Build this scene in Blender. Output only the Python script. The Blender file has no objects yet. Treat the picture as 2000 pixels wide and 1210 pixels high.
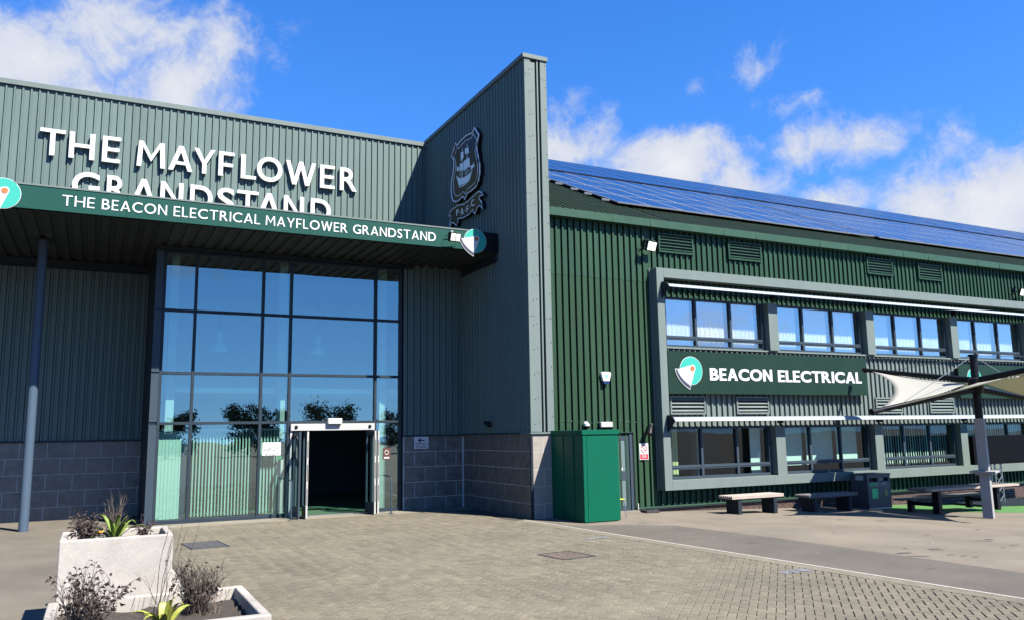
import bpy, bmesh, math, random
from mathutils import Vector, Matrix
random.seed(7)
PI = math.pi
S = bpy.context.scene
COL = bpy.context.collection

# ---------------------------------------------------------------- camera
RM = ((0.8925076080, -0.4507608660, -0.0156464456),
      (0.0529542112, 0.1391736648, -0.9888511225),
      (0.4479129616, 0.8817286049, 0.1480832407))      # rows: right, down, forward of the camera in the world
FPX = 1594.64
EYE = Vector((0, 0, 2.1))
cd = bpy.data.cameras.new('camera'); cam = bpy.data.objects.new('camera', cd); COL.objects.link(cam)
cd.sensor_fit = 'HORIZONTAL'; cd.sensor_width = 36; cd.lens = 36 * FPX / 2000
cd.clip_start = 0.1; cd.clip_end = 3000
r, d, f = (Vector(v) for v in RM)
m = Matrix((r, -d, -f)).transposed().to_4x4(); m.translation = EYE
cam.matrix_world = m
S.camera = cam

def ray(px, py):
    a, b = (px - 1000) / FPX, (py - 605) / FPX
    return Vector([RM[0][i] * a + RM[1][i] * b + RM[2][i] for i in range(3)])
def onY(px, py, Y):
    q = ray(px, py); return EYE + q * (Y / q.y)
def onX(px, py, X):
    q = ray(px, py); return EYE + q * (X / q.x)
def onZ(px, py, Z=0.0):
    q = ray(px, py); return EYE + q * ((Z - EYE.z) / q.z)

# ---------------------------------------------------------------- light, sky, exposure
SUN = Vector((-0.479, 1.0, -1.26)).normalized()          # direction the light travels
elev = math.asin(-SUN.z); azim = math.atan2(-SUN.x, -SUN.y)   # azimuth from +Y, clockwise
sd = bpy.data.lights.new('sun', 'SUN'); sd.energy = 5.0; sd.angle = math.radians(0.55); sd.color = (1, 0.95, 0.87)
sun = bpy.data.objects.new('sun', sd); COL.objects.link(sun)
sun.rotation_euler = SUN.to_track_quat('-Z', 'Y').to_euler(); sun.location = (20, -30, 40)
W = bpy.data.worlds.new('World'); S.world = W; W.use_nodes = True
nt = W.node_tree; N = nt.nodes; L = nt.links; N.clear()
out = N.new('ShaderNodeOutputWorld'); bg = N.new('ShaderNodeBackground'); L.new(bg.outputs[0], out.inputs[0])
sky = N.new('ShaderNodeTexSky'); sky.sky_type = 'NISHITA'; sky.sun_disc = False
sky.sun_elevation = elev; sky.sun_rotation = azim; sky.air_density = 1.0; sky.dust_density = 0.0; sky.ozone_density = 3.0
bg.inputs[1].default_value = 0.0615
tc = N.new('ShaderNodeTexCoord')
def mth(op, a, b=None, c=None, clamp=False):
    n = N.new('ShaderNodeMath'); n.operation = op; n.use_clamp = clamp
    for i, v in enumerate((a, b, c)):
        if v is None: continue
        if isinstance(v, (int, float)): n.inputs[i].default_value = v
        else: L.new(v, n.inputs[i])
    return n.outputs[0]
rm1 = N.new('ShaderNodeVectorMath'); rm1.operation = 'MULTIPLY_ADD'; rm1.inputs[1].default_value = (1, 1, .86); rm1.inputs[2].default_value = (0, 0, .13); L.new(tc.outputs['Generated'], rm1.inputs[0])
rm2 = N.new('ShaderNodeVectorMath'); rm2.operation = 'NORMALIZE'; L.new(rm1.outputs[0], rm2.inputs[0]); L.new(rm2.outputs[0], sky.inputs['Vector'])   # clear sea air: little whitening at the horizon
warp = N.new('ShaderNodeTexNoise'); warp.inputs['Scale'].default_value = 9; warp.inputs['Detail'].default_value = 5
L.new(tc.outputs['Generated'], warp.inputs['Vector'])
wsub = N.new('ShaderNodeVectorMath'); wsub.operation = 'SUBTRACT'; wsub.inputs[1].default_value = (0.5, 0.5, 0.5); L.new(warp.outputs['Color'], wsub.inputs[0])
wsc = N.new('ShaderNodeVectorMath'); wsc.operation = 'SCALE'; wsc.inputs['Scale'].default_value = 0.07; L.new(wsub.outputs[0], wsc.inputs[0])
wad = N.new('ShaderNodeVectorMath'); wad.operation = 'ADD'; L.new(tc.outputs['Generated'], wad.inputs[0]); L.new(wsc.outputs[0], wad.inputs[1])
fb = N.new('ShaderNodeTexNoise'); fb.inputs['Scale'].default_value = 8.5; fb.inputs['Detail'].default_value = 12; fb.inputs['Roughness'].default_value = 0.66
L.new(wad.outputs[0], fb.inputs['Vector'])
# cumulus: (direction, radius, flattening, strength); the ones in view sit where the photograph has them, the rest go on round the horizon
CL = [(ray(230, 70), .21, 1.4, 1.15), (ray(90, 130), .19, 1.5, 1.1), (ray(350, 150), .12, 1.0, .95), (ray(20, 90), .10, 1.2, .8),
      (ray(1110, 290), .09, 1.5, 1.15), (ray(1300, 340), .12, 1.8, 1.2), (ray(1440, 370), .09, 1.8, 1.1), (ray(1600, 385), .07, 1.8, 1.0),
      (ray(1930, 390), .13, 1.3, 1.2), (ray(1830, 410), .08, 1.4, 1.0), (ray(1490, 112), .075, 2.2, .70), (ray(1560, 205), .06, 2.4, .66),
      (ray(1600, 275), .13, 3.2, .70), (ray(1355, 170), .03, 1.0, .55), (ray(1100, 235), .05, 1.2, .6)]
for k in range(9):
    a = math.radians(30 + k * 33 + random.uniform(-6, 6)); e = math.radians(random.uniform(6, 24))
    CL.append((Vector((math.sin(a + 1.2) * math.cos(e), -abs(math.cos(a)) * math.cos(e) - .2, math.sin(e))), random.uniform(.08, .16), 1.8, random.uniform(.55, .9)))
acc = None
for c, rad, fl, st in CL:
    c = c.normalized()
    s1 = N.new('ShaderNodeVectorMath'); s1.operation = 'SUBTRACT'; s1.inputs[1].default_value = c; L.new(wad.outputs[0], s1.inputs[0])
    s2 = N.new('ShaderNodeVectorMath'); s2.operation = 'MULTIPLY'; s2.inputs[1].default_value = (1, 1, fl); L.new(s1.outputs[0], s2.inputs[0])
    s3 = N.new('ShaderNodeVectorMath'); s3.operation = 'LENGTH'; L.new(s2.outputs[0], s3.inputs[0])
    v = mth('MULTIPLY', mth('SUBTRACT', 1.0, mth('DIVIDE', s3.outputs['Value'], rad), clamp=True), st)
    acc = v if acc is None else mth('MAXIMUM', acc, v)
dens = mth('ADD', mth('MULTIPLY', acc, 1.15), mth('MULTIPLY', mth('SUBTRACT', fb.outputs[0], 0.565), 3.4))
ss = N.new('ShaderNodeMapRange'); ss.interpolation_type = 'SMOOTHSTEP'; ss.inputs[1].default_value = .0; ss.inputs[2].default_value = .85; L.new(dens, ss.inputs[0])
msk = mth('MULTIPLY', ss.outputs[0], mth('MULTIPLY', acc, 4.0, clamp=True), clamp=True)
mix = N.new('ShaderNodeMix'); mix.data_type = 'RGBA'
L.new(mth('MULTIPLY', msk, 0.95), mix.inputs[0])
hs = N.new('ShaderNodeHueSaturation'); hs.inputs['Hue'].default_value = .5124; hs.inputs['Saturation'].default_value = 1.34; hs.inputs['Value'].default_value = 1.42
L.new(sky.outputs[0], hs.inputs['Color'])
L.new(hs.outputs[0], mix.inputs[6]); cmx = N.new('ShaderNodeMix'); cmx.data_type = 'RGBA'; cmx.inputs[6].default_value = (2.9, 3.2, 3.95, 1); cmx.inputs[7].default_value = (4.5, 4.5, 4.6, 1)
cmr = N.new('ShaderNodeMapRange'); cmr.inputs[1].default_value = .2; cmr.inputs[2].default_value = 1.5; L.new(dens, cmr.inputs[0]); L.new(cmr.outputs[0], cmx.inputs[0]); L.new(cmx.outputs[2], mix.inputs[7])
L.new(mix.outputs[2], bg.inputs[0])
S.view_settings.view_transform = 'Standard'; S.view_settings.look = 'None'; S.view_settings.gamma = 1
S.view_settings.exposure = 1.7; S.view_settings.use_curve_mapping = False
S.render.engine = 'CYCLES'
S.cycles.max_bounces = 10; S.cycles.transparent_max_bounces = 16; S.cycles.caustics_reflective = False; S.cycles.caustics_refractive = False
S.cycles.use_denoising = True

# ---------------------------------------------------------------- materials
MATS = {}
ALB = .62        # the photograph is exposed bright: every reflectance below is scaled to its real-world value
def mat(name, col, rough=0.6, metal=0.0, var=0.0, vs=4.0, bump=0.0, bs=60.0, spec=0.5, col2=None, vs2=None, emit=None, coat=0.0, streak=False):
    if name in MATS: return MATS[name]
    if name != 'white_paint':
        col = tuple(c * ALB for c in col); col2 = tuple(c * ALB for c in col2) if col2 else None
    m = bpy.data.materials.new(name); m.use_nodes = True; nt = m.node_tree; n = nt.nodes; l = nt.links
    b = n['Principled BSDF']; b.inputs['Base Color'].default_value = (*col, 1); b.inputs['Roughness'].default_value = rough
    b.inputs['Metallic'].default_value = metal; b.inputs['Specular IOR Level'].default_value = spec; b.inputs['Coat Weight'].default_value = coat
    g = n.new('ShaderNodeNewGeometry')
    if var > 0 or col2:
        t = n.new('ShaderNodeTexNoise'); t.inputs['Scale'].default_value = vs; t.inputs['Detail'].default_value = 7; t.inputs['Roughness'].default_value = .65
        if streak:
            mp = n.new('ShaderNodeMapping'); mp.inputs['Scale'].default_value = (1, 1, .12); l.new(g.outputs['Position'], mp.inputs['Vector']); l.new(mp.outputs[0], t.inputs['Vector'])
        else: l.new(g.outputs['Position'], t.inputs['Vector'])
        mp2 = n.new('ShaderNodeMapRange'); mp2.inputs[1].default_value = .3; mp2.inputs[2].default_value = .7; l.new(t.outputs[0], mp2.inputs[0])
        mx = n.new('ShaderNodeMix'); mx.data_type = 'RGBA'
        a = tuple(c * (1 - var) for c in col); c2 = col2 or tuple(min(1, c * (1 + var)) for c in col)
        mx.inputs[6].default_value = (*a, 1); mx.inputs[7].default_value = (*c2, 1); l.new(mp2.outputs[0], mx.inputs[0])
        l.new(mx.outputs[2], b.inputs['Base Color'])
        mr = n.new('ShaderNodeMapRange'); mr.inputs[3].default_value = max(.02, rough - .08); mr.inputs[4].default_value = min(1, rough + .1)
        l.new(t.outputs[0], mr.inputs[0]); l.new(mr.outputs[0], b.inputs['Roughness'])
    if bump > 0:
        t2 = n.new('ShaderNodeTexNoise'); t2.inputs['Scale'].default_value = bs; t2.inputs['Detail'].default_value = 4; l.new(g.outputs['Position'], t2.inputs['Vector'])
        bp = n.new('ShaderNodeBump'); bp.inputs['Strength'].default_value = bump; bp.inputs['Distance'].default_value = .02; l.new(t2.outputs[0], bp.inputs['Height']); l.new(bp.outputs[0], b.inputs['Normal'])
    if emit: b.inputs['Emission Color'].default_value = (*emit[0], 1); b.inputs['Emission Strength'].default_value = emit[1]
    MATS[name] = m; return m
def speckle(m, scale=90, amt=.35, tone=False):
    """fine aggregate grain in the colour of a mineral surface"""
    nt = m.node_tree; n = nt.nodes; l = nt.links; b = n['Principled BSDF']
    src = b.inputs['Base Color'].links[0].from_socket
    g = n.new('ShaderNodeNewGeometry'); t = n.new('ShaderNodeTexNoise'); t.inputs['Scale'].default_value = scale; t.inputs['Detail'].default_value = 3; l.new(g.outputs['Position'], t.inputs['Vector'])
    mr = n.new('ShaderNodeMapRange'); mr.inputs[1].default_value = .3; mr.inputs[2].default_value = .7; mr.inputs[3].default_value = 1 - amt; mr.inputs[4].default_value = 1 + amt; l.new(t.outputs[0], mr.inputs[0])
    t3 = n.new('ShaderNodeTexNoise'); t3.inputs['Scale'].default_value = .55; t3.inputs['Detail'].default_value = 6; t3.inputs['Roughness'].default_value = .7; l.new(g.outputs['Position'], t3.inputs['Vector'])
    mr3 = n.new('ShaderNodeMapRange'); mr3.inputs[1].default_value = .35; mr3.inputs[2].default_value = .68; mr3.inputs[3].default_value = .78; mr3.inputs[4].default_value = 1.12; l.new(t3.outputs[0], mr3.inputs[0])
    mm = n.new('ShaderNodeMath'); mm.operation = 'MULTIPLY'; l.new(mr.outputs[0], mm.inputs[0]); l.new(mr3.outputs[0], mm.inputs[1])
    if tone:      # a little tone of its own for every block
        oi = n.new('ShaderNodeObjectInfo'); at = n.new('ShaderNodeAttribute'); at.attribute_name = 'tone'
        t1 = n.new('ShaderNodeMath'); t1.operation = 'MULTIPLY_ADD'; t1.inputs[1].default_value = .22; t1.inputs[2].default_value = .89; l.new(oi.outputs['Random'], t1.inputs[0])
        t2 = n.new('ShaderNodeMath'); t2.operation = 'ADD'; l.new(t1.outputs[0], t2.inputs[0]); l.new(at.outputs['Fac'], t2.inputs[1])
        m0 = n.new('ShaderNodeMath'); m0.operation = 'MULTIPLY'; l.new(mm.outputs[0], m0.inputs[0]); l.new(t2.outputs[0], m0.inputs[1]); mm = m0
    v = n.new('ShaderNodeVectorMath'); v.operation = 'SCALE'; l.new(src, v.inputs[0]); l.new(mm.outputs[0], v.inputs['Scale']); l.new(v.outputs[0], b.inputs['Base Color'])
    return m
def glass(name, tint, refl, fac):
    m = bpy.data.materials.new(name); m.use_nodes = True; nt = m.node_tree; n = nt.nodes; l = nt.links; n.clear()
    o = n.new('ShaderNodeOutputMaterial'); tr = n.new('ShaderNodeBsdfTransparent'); tr.inputs[0].default_value = (*tint, 1)
    gl = n.new('ShaderNodeBsdfGlossy'); gl.inputs['Color'].default_value = (*refl, 1); gl.inputs['Roughness'].default_value = .004
    g = n.new('ShaderNodeNewGeometry'); t = n.new('ShaderNodeTexNoise'); t.inputs['Scale'].default_value = .9; l.new(g.outputs['Position'], t.inputs['Vector'])
    bp = n.new('ShaderNodeBump'); bp.inputs['Strength'].default_value = .035; bp.inputs['Distance'].default_value = .05; l.new(t.outputs[0], bp.inputs['Height']); l.new(bp.outputs[0], gl.inputs['Normal'])
    fr = n.new('ShaderNodeFresnel'); io = n.new('ShaderNodeMapRange'); io.inputs[3].default_value = 1.5; io.inputs[4].default_value = 1 / 1.5; l.new(g.outputs['Backfacing'], io.inputs[0]); l.new(io.outputs[0], fr.inputs[0])
    ad = n.new('ShaderNodeMath'); ad.operation = 'ADD'; ad.use_clamp = True; ad.inputs[1].default_value = fac; l.new(fr.outputs[0], ad.inputs[0])
    mx = n.new('ShaderNodeMixShader'); l.new(ad.outputs[0], mx.inputs[0]); l.new(tr.outputs[0], mx.inputs[1]); l.new(gl.outputs[0], mx.inputs[2]); l.new(mx.outputs[0], o.inputs[0])
    MATS[name] = m; return m
GLASS = glass('tinted_glass', (.60, .86, .80), (.76, .92, .88), .19)
GLASS2 = glass('window_glass', (.72, .90, .86), (.9, .96, 1.0), .0)
GLASS3 = glass('upper_window_glass', (.90, .96, .96), (.97, .97, .92), .34)
SAGE = mat('sage_cladding', (.137, .194, .178), .45, 0, .10, 1.6, streak=True, spec=.12)
SAGEF = mat('sage_frame', (.170, .208, .192), .48, 0, .06, 2.5, streak=True, spec=.12)
GREEN = mat('green_cladding', (.030, .074, .046), .45, 0, .16, 1.3, streak=True, spec=.12)
GUTG = mat('green_gutter', (.045, .10, .068), .45, 0, .1, 2, spec=.12)
DARK = mat('dark_frame', (.024, .032, .042), .45, 0, .08, 3, spec=.12)
BLUEG = mat('blue_grey_frame', (.046, .066, .086), .45, 0, .06, 3, spec=.15)
FASC = mat('fascia_green', (.012, .072, .056), .45, 0, .05, .8, spec=.12)
BOARD = mat('sign_board_green', (.012, .036, .024), .5, 0, .08, 1.2, spec=.12)
WHITE = mat('white_paint', (.43, .43, .42), .5)
OFFW = mat('off_white', (.48, .47, .44), .5, 0, .05, 5)
BLACK = mat('black_paint', (.012, .013, .016), .4, spec=.12)
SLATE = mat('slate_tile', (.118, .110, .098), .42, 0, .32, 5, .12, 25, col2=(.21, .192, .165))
TILEF = mat('slate_tile_sunlit', (.34, .31, .27), .35, 0, .12, 4, .06, 30)  # slate of the wing wall front, with the sunlight put into a paler colour
MORT = mat('mortar', (.62, .61, .58), .9, 0, .15, 20)
BRICK = mat('red_brick', (.085, .048, .036), .85, 0, .35, 9, .3, 120)
ASPL = speckle(mat('worn_asphalt', (.205, .172, .126), .9, 0, .10, .35, .5, 160), 110, .22)
ASPH = speckle(mat('asphalt', (.165, .142, .108), .9, 0, .10, .35, .5, 160), 110, .22)
ASPD = speckle(mat('darker_asphalt', (.122, .104, .080), .9, 0, .12, .6, .5, 160), 120, .25)
CONC = speckle(mat('concrete', (.25, .22, .17), .9, 0, .1, 1.5, .2, 80), 60, .12)
PAVE = speckle(mat('block_paver', (.180, .156, .106), .85, 0, .16, 4.5, .3, 140), 130, .2, True)
SAND = mat('joint_sand', (.055, .045, .030), .95, 0, .2, 8)
KERB = mat('edging', (.42, .39, .33), .8, 0, .12, 9)
PLANT = speckle(mat('cast_concrete', (.425, .39, .34), .75, 0, .06, 2.2, .15, 40), 35, .05)
SOIL = mat('soil', (.045, .035, .026), .95, 0, .4, 30, .8, 60)
CABG = mat('cabinet_green', (.003, .106, .056), .38, 0, .04, 2, spec=.12)
CABS = mat('cabinet_side', (.012, .085, .05), .35, 0, .25, 3, streak=True)
TURF = mat('green_paint_ground', (.06, .19, .032), .9, 0, .12, 6, .3, 200)
FABW = mat('sail_white', (.78, .78, .74), .7)
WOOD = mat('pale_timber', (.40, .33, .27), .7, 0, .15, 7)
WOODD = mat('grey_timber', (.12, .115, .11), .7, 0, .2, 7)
STEEL = mat('galvanised', (.45, .47, .48), .35, .8)
AWN = mat('awning_white', (.34, .385, .42), .4, .0)
POSTM = mat('painted_post', (.075, .11, .155), .4, 0, .04, 3, spec=.12)
CPOST = speckle(mat('pale_concrete_post', (.36, .355, .35), .7, 0, .06, 4), 50, .06)

# ---------------------------------------------------------------- mesh helpers
class MB:
    def __init__(s): s.v = []; s.f = []; s.m = []; s.sm = False
    def add(s, vs, fs, mi=0):
        o = len(s.v); s.v += [tuple(v) for v in vs]; s.f += [[i + o for i in q] for q in fs]; s.m += [mi] * len(fs); return s
    def box(s, x0, x1, y0, y1, z0, z1, mi=0):
        return s.add([(x0, y0, z0), (x1, y0, z0), (x1, y1, z0), (x0, y1, z0), (x0, y0, z1), (x1, y0, z1), (x1, y1, z1), (x0, y1, z1)],
                     [(0, 3, 2, 1), (4, 5, 6, 7), (0, 1, 5, 4), (1, 2, 6, 5), (2, 3, 7, 6), (3, 0, 4, 7)], mi)
    def hexa(s, p, mi=0):   # 8 corners, bottom ring then top ring
        return s.add(p, [(0, 3, 2, 1), (4, 5, 6, 7), (0, 1, 5, 4), (1, 2, 6, 5), (2, 3, 7, 6), (3, 0, 4, 7)], mi)
    def extr(s, poly, off, mi=0):   # polygon of 3-D points pushed by a vector
        n = len(poly); off = Vector(off); a = [Vector(p) for p in poly]
        return s.add(a + [p + off for p in a], [tuple(range(n - 1, -1, -1)), tuple(range(n, 2 * n))] + [(i, (i + 1) % n, (i + 1) % n + n, i + n) for i in range(n)], mi)
    def sheet(s, prof, off, mi=0):  # open polyline swept along a vector
        n = len(prof); off = Vector(off); a = [Vector(p) for p in prof]
        return s.add(a + [p + off for p in a], [(i, i + 1, i + 1 + n, i + n) for i in range(n - 1)], mi)
    def tube(s, pts, rad, n=8, mi=0, cap=True):
        pts = [Vector(p) for p in pts]; k = len(pts); rads = rad if isinstance(rad, (list, tuple)) else [rad] * k; vs = []; fs = []
        for i, p in enumerate(pts):
            t = (pts[min(i + 1, k - 1)] - pts[max(i - 1, 0)]).normalized()
            u = t.orthogonal().normalized() if abs(t.z) < .95 else Vector((1, 0, 0)); u = (u - t * u.dot(t)).normalized(); w = t.cross(u)
            vs += [p + (u * math.cos(2 * PI * j / n) + w * math.sin(2 * PI * j / n)) * rads[i] for j in range(n)]
        for i in range(k - 1):
            fs += [(i * n + j, i * n + (j + 1) % n, (i + 1) * n + (j + 1) % n, (i + 1) * n + j) for j in range(n)]
        if cap: fs += [tuple(range(n - 1, -1, -1)), tuple(range((k - 1) * n, k * n))]
        return s.add(vs, fs, mi)
    def build(s, name, mats, parent=None, bevel=0, smooth=False, kind=None, seg=1):
        me = bpy.data.meshes.new(name); me.from_pydata(s.v, [], s.f)
        ms = mats if isinstance(mats, (list, tuple)) else [mats]
        for m_ in ms: me.materials.append(m_)
        if len(ms) > 1: me.polygons.foreach_set('material_index', s.m)
        me.update(); bm = bmesh.new(); bm.from_mesh(me); bmesh.ops.recalc_face_normals(bm, faces=bm.faces); bm.to_mesh(me); bm.free()
        if smooth: me.polygons.foreach_set('use_smooth', [True] * len(me.polygons)); me.set_sharp_from_angle(angle=math.radians(40))
        return put(name, me, parent, bevel, kind, seg)
def put(name, me, parent=None, bevel=0, kind=None, seg=1):
    o = bpy.data.objects.new(name, me); COL.objects.link(o)
    if parent: o.parent = parent
    if bevel:
        b = o.modifiers.new('bevel', 'BEVEL'); b.width = bevel; b.segments = seg; b.limit_method = 'ANGLE'
    if kind: o['kind'] = kind
    return o
def tag(o, label, cat, group=None):
    o['label'] = label; o['category'] = cat
    if group: o['group'] = group
    return o
def thing(name, label, cat, loc=(0, 0, 0), group=None, rz=0):
    o = bpy.data.objects.new(name, None); COL.objects.link(o); o.location = loc; o.rotation_euler.z = rz; o.empty_display_size = .2
    bpy.context.view_layer.update()
    return tag(o, label, cat, group)
def under(o, parent):     # keep world coordinates of a mesh written in world space
    o.parent = parent; o.matrix_parent_inverse = parent.matrix_world.inverted(); return o
def wpart(mb, name, mats, parent, **k):
    return under(mb.build(name, mats, None, **k), parent)
def box(name, mats, parent, *b, **k): return wpart(MB().box(*b), name, mats, parent, **k)

def gz(x): return -0.033 * min(max(x - 12, 0), 18)      # the yard falls gently to the right

# ---- lettering from the built-in font, one mesh for each letter
_DG = {}
def straight(ch, t):
    """straight-sided capitals as abutting convex pieces, cap height 1; returns pieces and width"""
    w = dict(T=.84, H=.86, E=.62, M=1.04, A=.92, Y=.86, F=.58, L=.58, W=1.28, N=.86, I=t)[ch] * (1 + (t - .2) * .8 if ch != 'I' else 1); b = t * (.82 if t < .22 else .72); h = w / 2
    bx = lambda x0, x1, y0, y1: [(x0, y0), (x1, y0), (x1, y1), (x0, y1)]
    mir = lambda ps: ps + [[(w - x, y) for x, y in p][::-1] for p in ps]
    if ch == 'I': return [bx(0, t, 0, 1)], t
    if ch == 'T': return [bx(0, w, 1 - b, 1), bx(h - t / 2, h + t / 2, 0, 1 - b)], w
    if ch == 'H': return mir([bx(0, t, 0, 1)]) + [bx(t, w - t, .5 - b / 2, .5 + b / 2)], w
    if ch == 'E': return [bx(0, t, 0, 1), bx(t, w, 0, b), bx(t, w * .93, .5 - b / 2, .5 + b / 2), bx(t, w, 1 - b, 1)], w
    if ch == 'F': return [bx(0, t, 0, 1), bx(t, w * .93, .46 - b / 2, .46 + b / 2), bx(t, w, 1 - b, 1)], w
    if ch == 'L': return [bx(0, t, 0, 1), bx(t, w, 0, b)], w
    if ch == 'N': d = t * 1.45; return mir([bx(0, t, 0, 1)]) + [[(t, 1 - d), (w - t, 0), (w - t, d), (t, 1)]], w
    if ch == 'M':
        s = .05 * w; d = t * 1.35; v = .22
        return mir([[(0, 0), (t, 0), (t + s * (1 - d), 1 - d), (t + s, 1), (s, 1)], [(t + s * (1 - d), 1 - d), (h, v), (h, v + d * 1.05), (t + s, 1)]]), w
    if ch == 'A':
        a = t * .52; t1 = t * 1.06; k = h - a; yi = (h - t1) / k; x = lambda y: t1 + k * y; y0, y1 = .24, .24 + b * .9
        return mir([[(0, 0), (t1, 0), (h, yi), (h, 1), (h - a, 1)]]) + [[(x(y0), y0), (w - x(y0), y0), (w - x(y1), y1), (x(y1), y1)]], w
    if ch == 'Y': t1 = t * 1.1; return mir([[(0, 1), (h - t / 2, .40), (h, .40), (h, .40 + t * .8), (t1, 1)]]) + [bx(h - t / 2, h + t / 2, 0, .40)], w
    if ch == 'W':
        t1 = t * 1.02; tb = t * .52; b1 = w * .285; y1 = 1 - (b1 - t1) / (b1 - tb); sl = (h - tb - b1) / (1 - y1); y2 = (h - b1 - tb) / sl
        return mir([[(0, 1), (b1 - tb, 0), (b1, 0), (b1, y1), (t1, 1)], [(b1, 0), (b1 + tb, 0), (h, y2), (h, 1), (h - tb, 1), (b1, y1)]]), w
def glyph(ch, offset):
    key = (ch, offset)
    if key not in _DG and ch in 'THEMAYFLWNI' and offset > .004:
        t = .12 + offset * 1.9; ps, w = straight(ch, t); mb_ = MB()
        for p_ in ps: mb_.extr([(x, y, 0) for x, y in p_], (0, 0, 1))
        _DG[key] = ([Vector(v) for v in mb_.v], mb_.f, w)
    if key not in _DG:
        c = bpy.data.curves.new('g', 'FONT'); c.body = ch; c.size = 1; c.extrude = .5; c.offset = offset * .6; c.resolution_u = 5
        o = bpy.data.objects.new('g', c); COL.objects.link(o); dg = bpy.context.evaluated_depsgraph_get()
        me = bpy.data.meshes.new_from_object(o.evaluated_get(dg)); vs = [v.co.copy() for v in me.vertices]; fs = [tuple(p.vertices) for p in me.polygons]
        bpy.data.objects.remove(o); bpy.data.curves.remove(c); bpy.data.meshes.remove(me)
        x0 = min(v.x for v in vs); x1 = max(v.x for v in vs); y0 = min(v.y for v in vs); y1 = max(v.y for v in vs)
        kk = 1 / .70; _DG[key] = ([Vector(((v.x - x0) * kk, (v.y - y0) / (y1 - y0), v.z + .5)) for v in vs], fs, (x1 - x0) * kk)
    return _DG[key]
def letter(ch, parent, M, x0, x1, z0, z1, depth, offset=0., name='letter', bevel=0):
    """letter in the plane of matrix-like tuple M = (origin, right, up, out)"""
    vs, fs, w = glyph(ch, offset); o, ri, up, ou = M
    mb = MB(); mb.add([o + ri * (x0 + v.x / w * (x1 - x0)) + up * (z0 + v.y * (z1 - z0)) + ou * (v.z * depth) for v in vs], fs)
    q = mb.build(name, parent[1], None); under(q, parent[0])
    if bevel: b = q.modifiers.new('bevel', 'BEVEL'); b.width = bevel; b.segments = 2; b.limit_method = 'ANGLE'
    return q
def word(txt, parent, M, x0, x1, z0, z1, depth, offset=0., gap=.12):
    ws = [glyph(c, offset)[2] if c != ' ' else .4 for c in txt]
    cap = 1.0; g = gap; tot = sum(ws) + g * (len(txt) - 1); k = (x1 - x0) / tot; x = x0
    for c, w in zip(txt, ws):
        if c != ' ': letter(c, parent, M, x, x + w * k, z0, z1, depth, offset)
        x += (w + g) * k
EX, EY, EZ = Vector((1, 0, 0)), Vector((0, 1, 0)), Vector((0, 0, 1))
def planeY(Y): return (Vector((0, Y, 0)), EX, EZ, -EY)

# ---- ribbed cladding sheet: narrow raised ribs every 0.2 m
def ribs_profile(a0, a1, pitch=.2, rib=.036, deep=.034, start=0.0, slot=0.0):
    pts = [(a0, 0)]; a = a0 + (start if start else pitch * .5)
    while a + rib + .02 < a1:
        if slot: pts += [(a - slot + .002, 0), (a - slot + .003, -.055), (a + .004, -.055), (a + .006, deep), (a + .010 + rib, deep), (a + .020 + rib, 0)]  # groove added to deepen the dark shade line beside each rib
        else: pts += [(a, 0), (a + .010, deep), (a + .010 + rib, deep), (a + .020 + rib, 0)]
        a += pitch
    pts.append((a1, 0)); return pts
def clad_front(name, matl, parent, x0, x1, z0, z1, Y, **k):
    mb = MB().sheet([(a, Y - d, z0) for a, d in ribs_profile(x0, x1, **k)], (0, 0, z1 - z0)); return wpart(mb, name, matl, parent)
def screws(parent, x0, x1, zs, Y, matl, pitch=.2, off=.1, prob=.8):
    mb = MB(); x = x0 + off
    while x < x1:
        for z in zs:
            if random.random() < prob:
                c = (x + random.uniform(-.012, .012), Y, z + random.uniform(-.01, .01))
                mb.tube([(c[0], Y + .002, c[2]), (c[0], Y - .009, c[2])], .011, 6)
        x += pitch
    o = wpart(mb, 'fixing_screws', matl, parent); o['kind'] = 'stuff'; return o

# ================================================================ ground
def ground_sheet():
    xs = [-400, -120, -40, -15, -5, 0, 5, 10, 11, 12, 13, 16, 20, 25, 30, 36, 60, 150, 500]; ys = [-400, -120, -50, -20, -8, 0, 4, 8, 12, 16, 20, 24, 30, 60, 200, 600]
    mb = MB(); nx = len(xs)
    mb.add([(x, y, gz(x)) for y in ys for x in xs], [(j * nx + i, j * nx + i + 1, (j + 1) * nx + i + 1, (j + 1) * nx + i) for j in range(len(ys) - 1) for i in range(nx - 1)])
    return mb.build('ground', ASPH, kind='structure')
ground_sheet()
def flat(name, poly, matl, h=.004, kind='structure'):
    bm = bmesh.new(); bm.faces.new([bm.verts.new((x, y, 0)) for x, y in poly])
    for cut in (12, 30): bmesh.ops.bisect_plane(bm, geom=bm.verts[:] + bm.edges[:] + bm.faces[:], plane_co=(cut, 0, 0), plane_no=(1, 0, 0))
    for v in bm.verts: v.co.z = gz(v.co.x) + h
    bmesh.ops.recalc_face_normals(bm, faces=bm.faces)
    me = bpy.data.meshes.new(name); bm.to_mesh(me); bm.free(); me.materials.append(matl); return put(name, me, None, 0, kind)
def edge_x(y): return 9.36 + (17.0 - y) * .0698       # the pale edging line between paving and asphalt
flat('worn_asphalt_yard', [(11.55, 4.5), (34, 4.5), (34, 18.2), (10.3, 18.2), (9.6, 16.5), (10.6, 15.7), (11.55, 14.9)], ASPL, .002)
flat('asphalt_patch', [(edge_x(5) + .05, 5), (11.9, 5), (11.95, 8), (11.9, 12), (11.6, 15.0), (10.6, 15.9), (edge_x(16.3) + .05, 16.3)], ASPD)
PX0 = 1.15
flat('concrete_apron', [(1.2, 21.35), (9.6, 21.35), (9.6, 22.24), (1.2, 22.24)], CONC)
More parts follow.
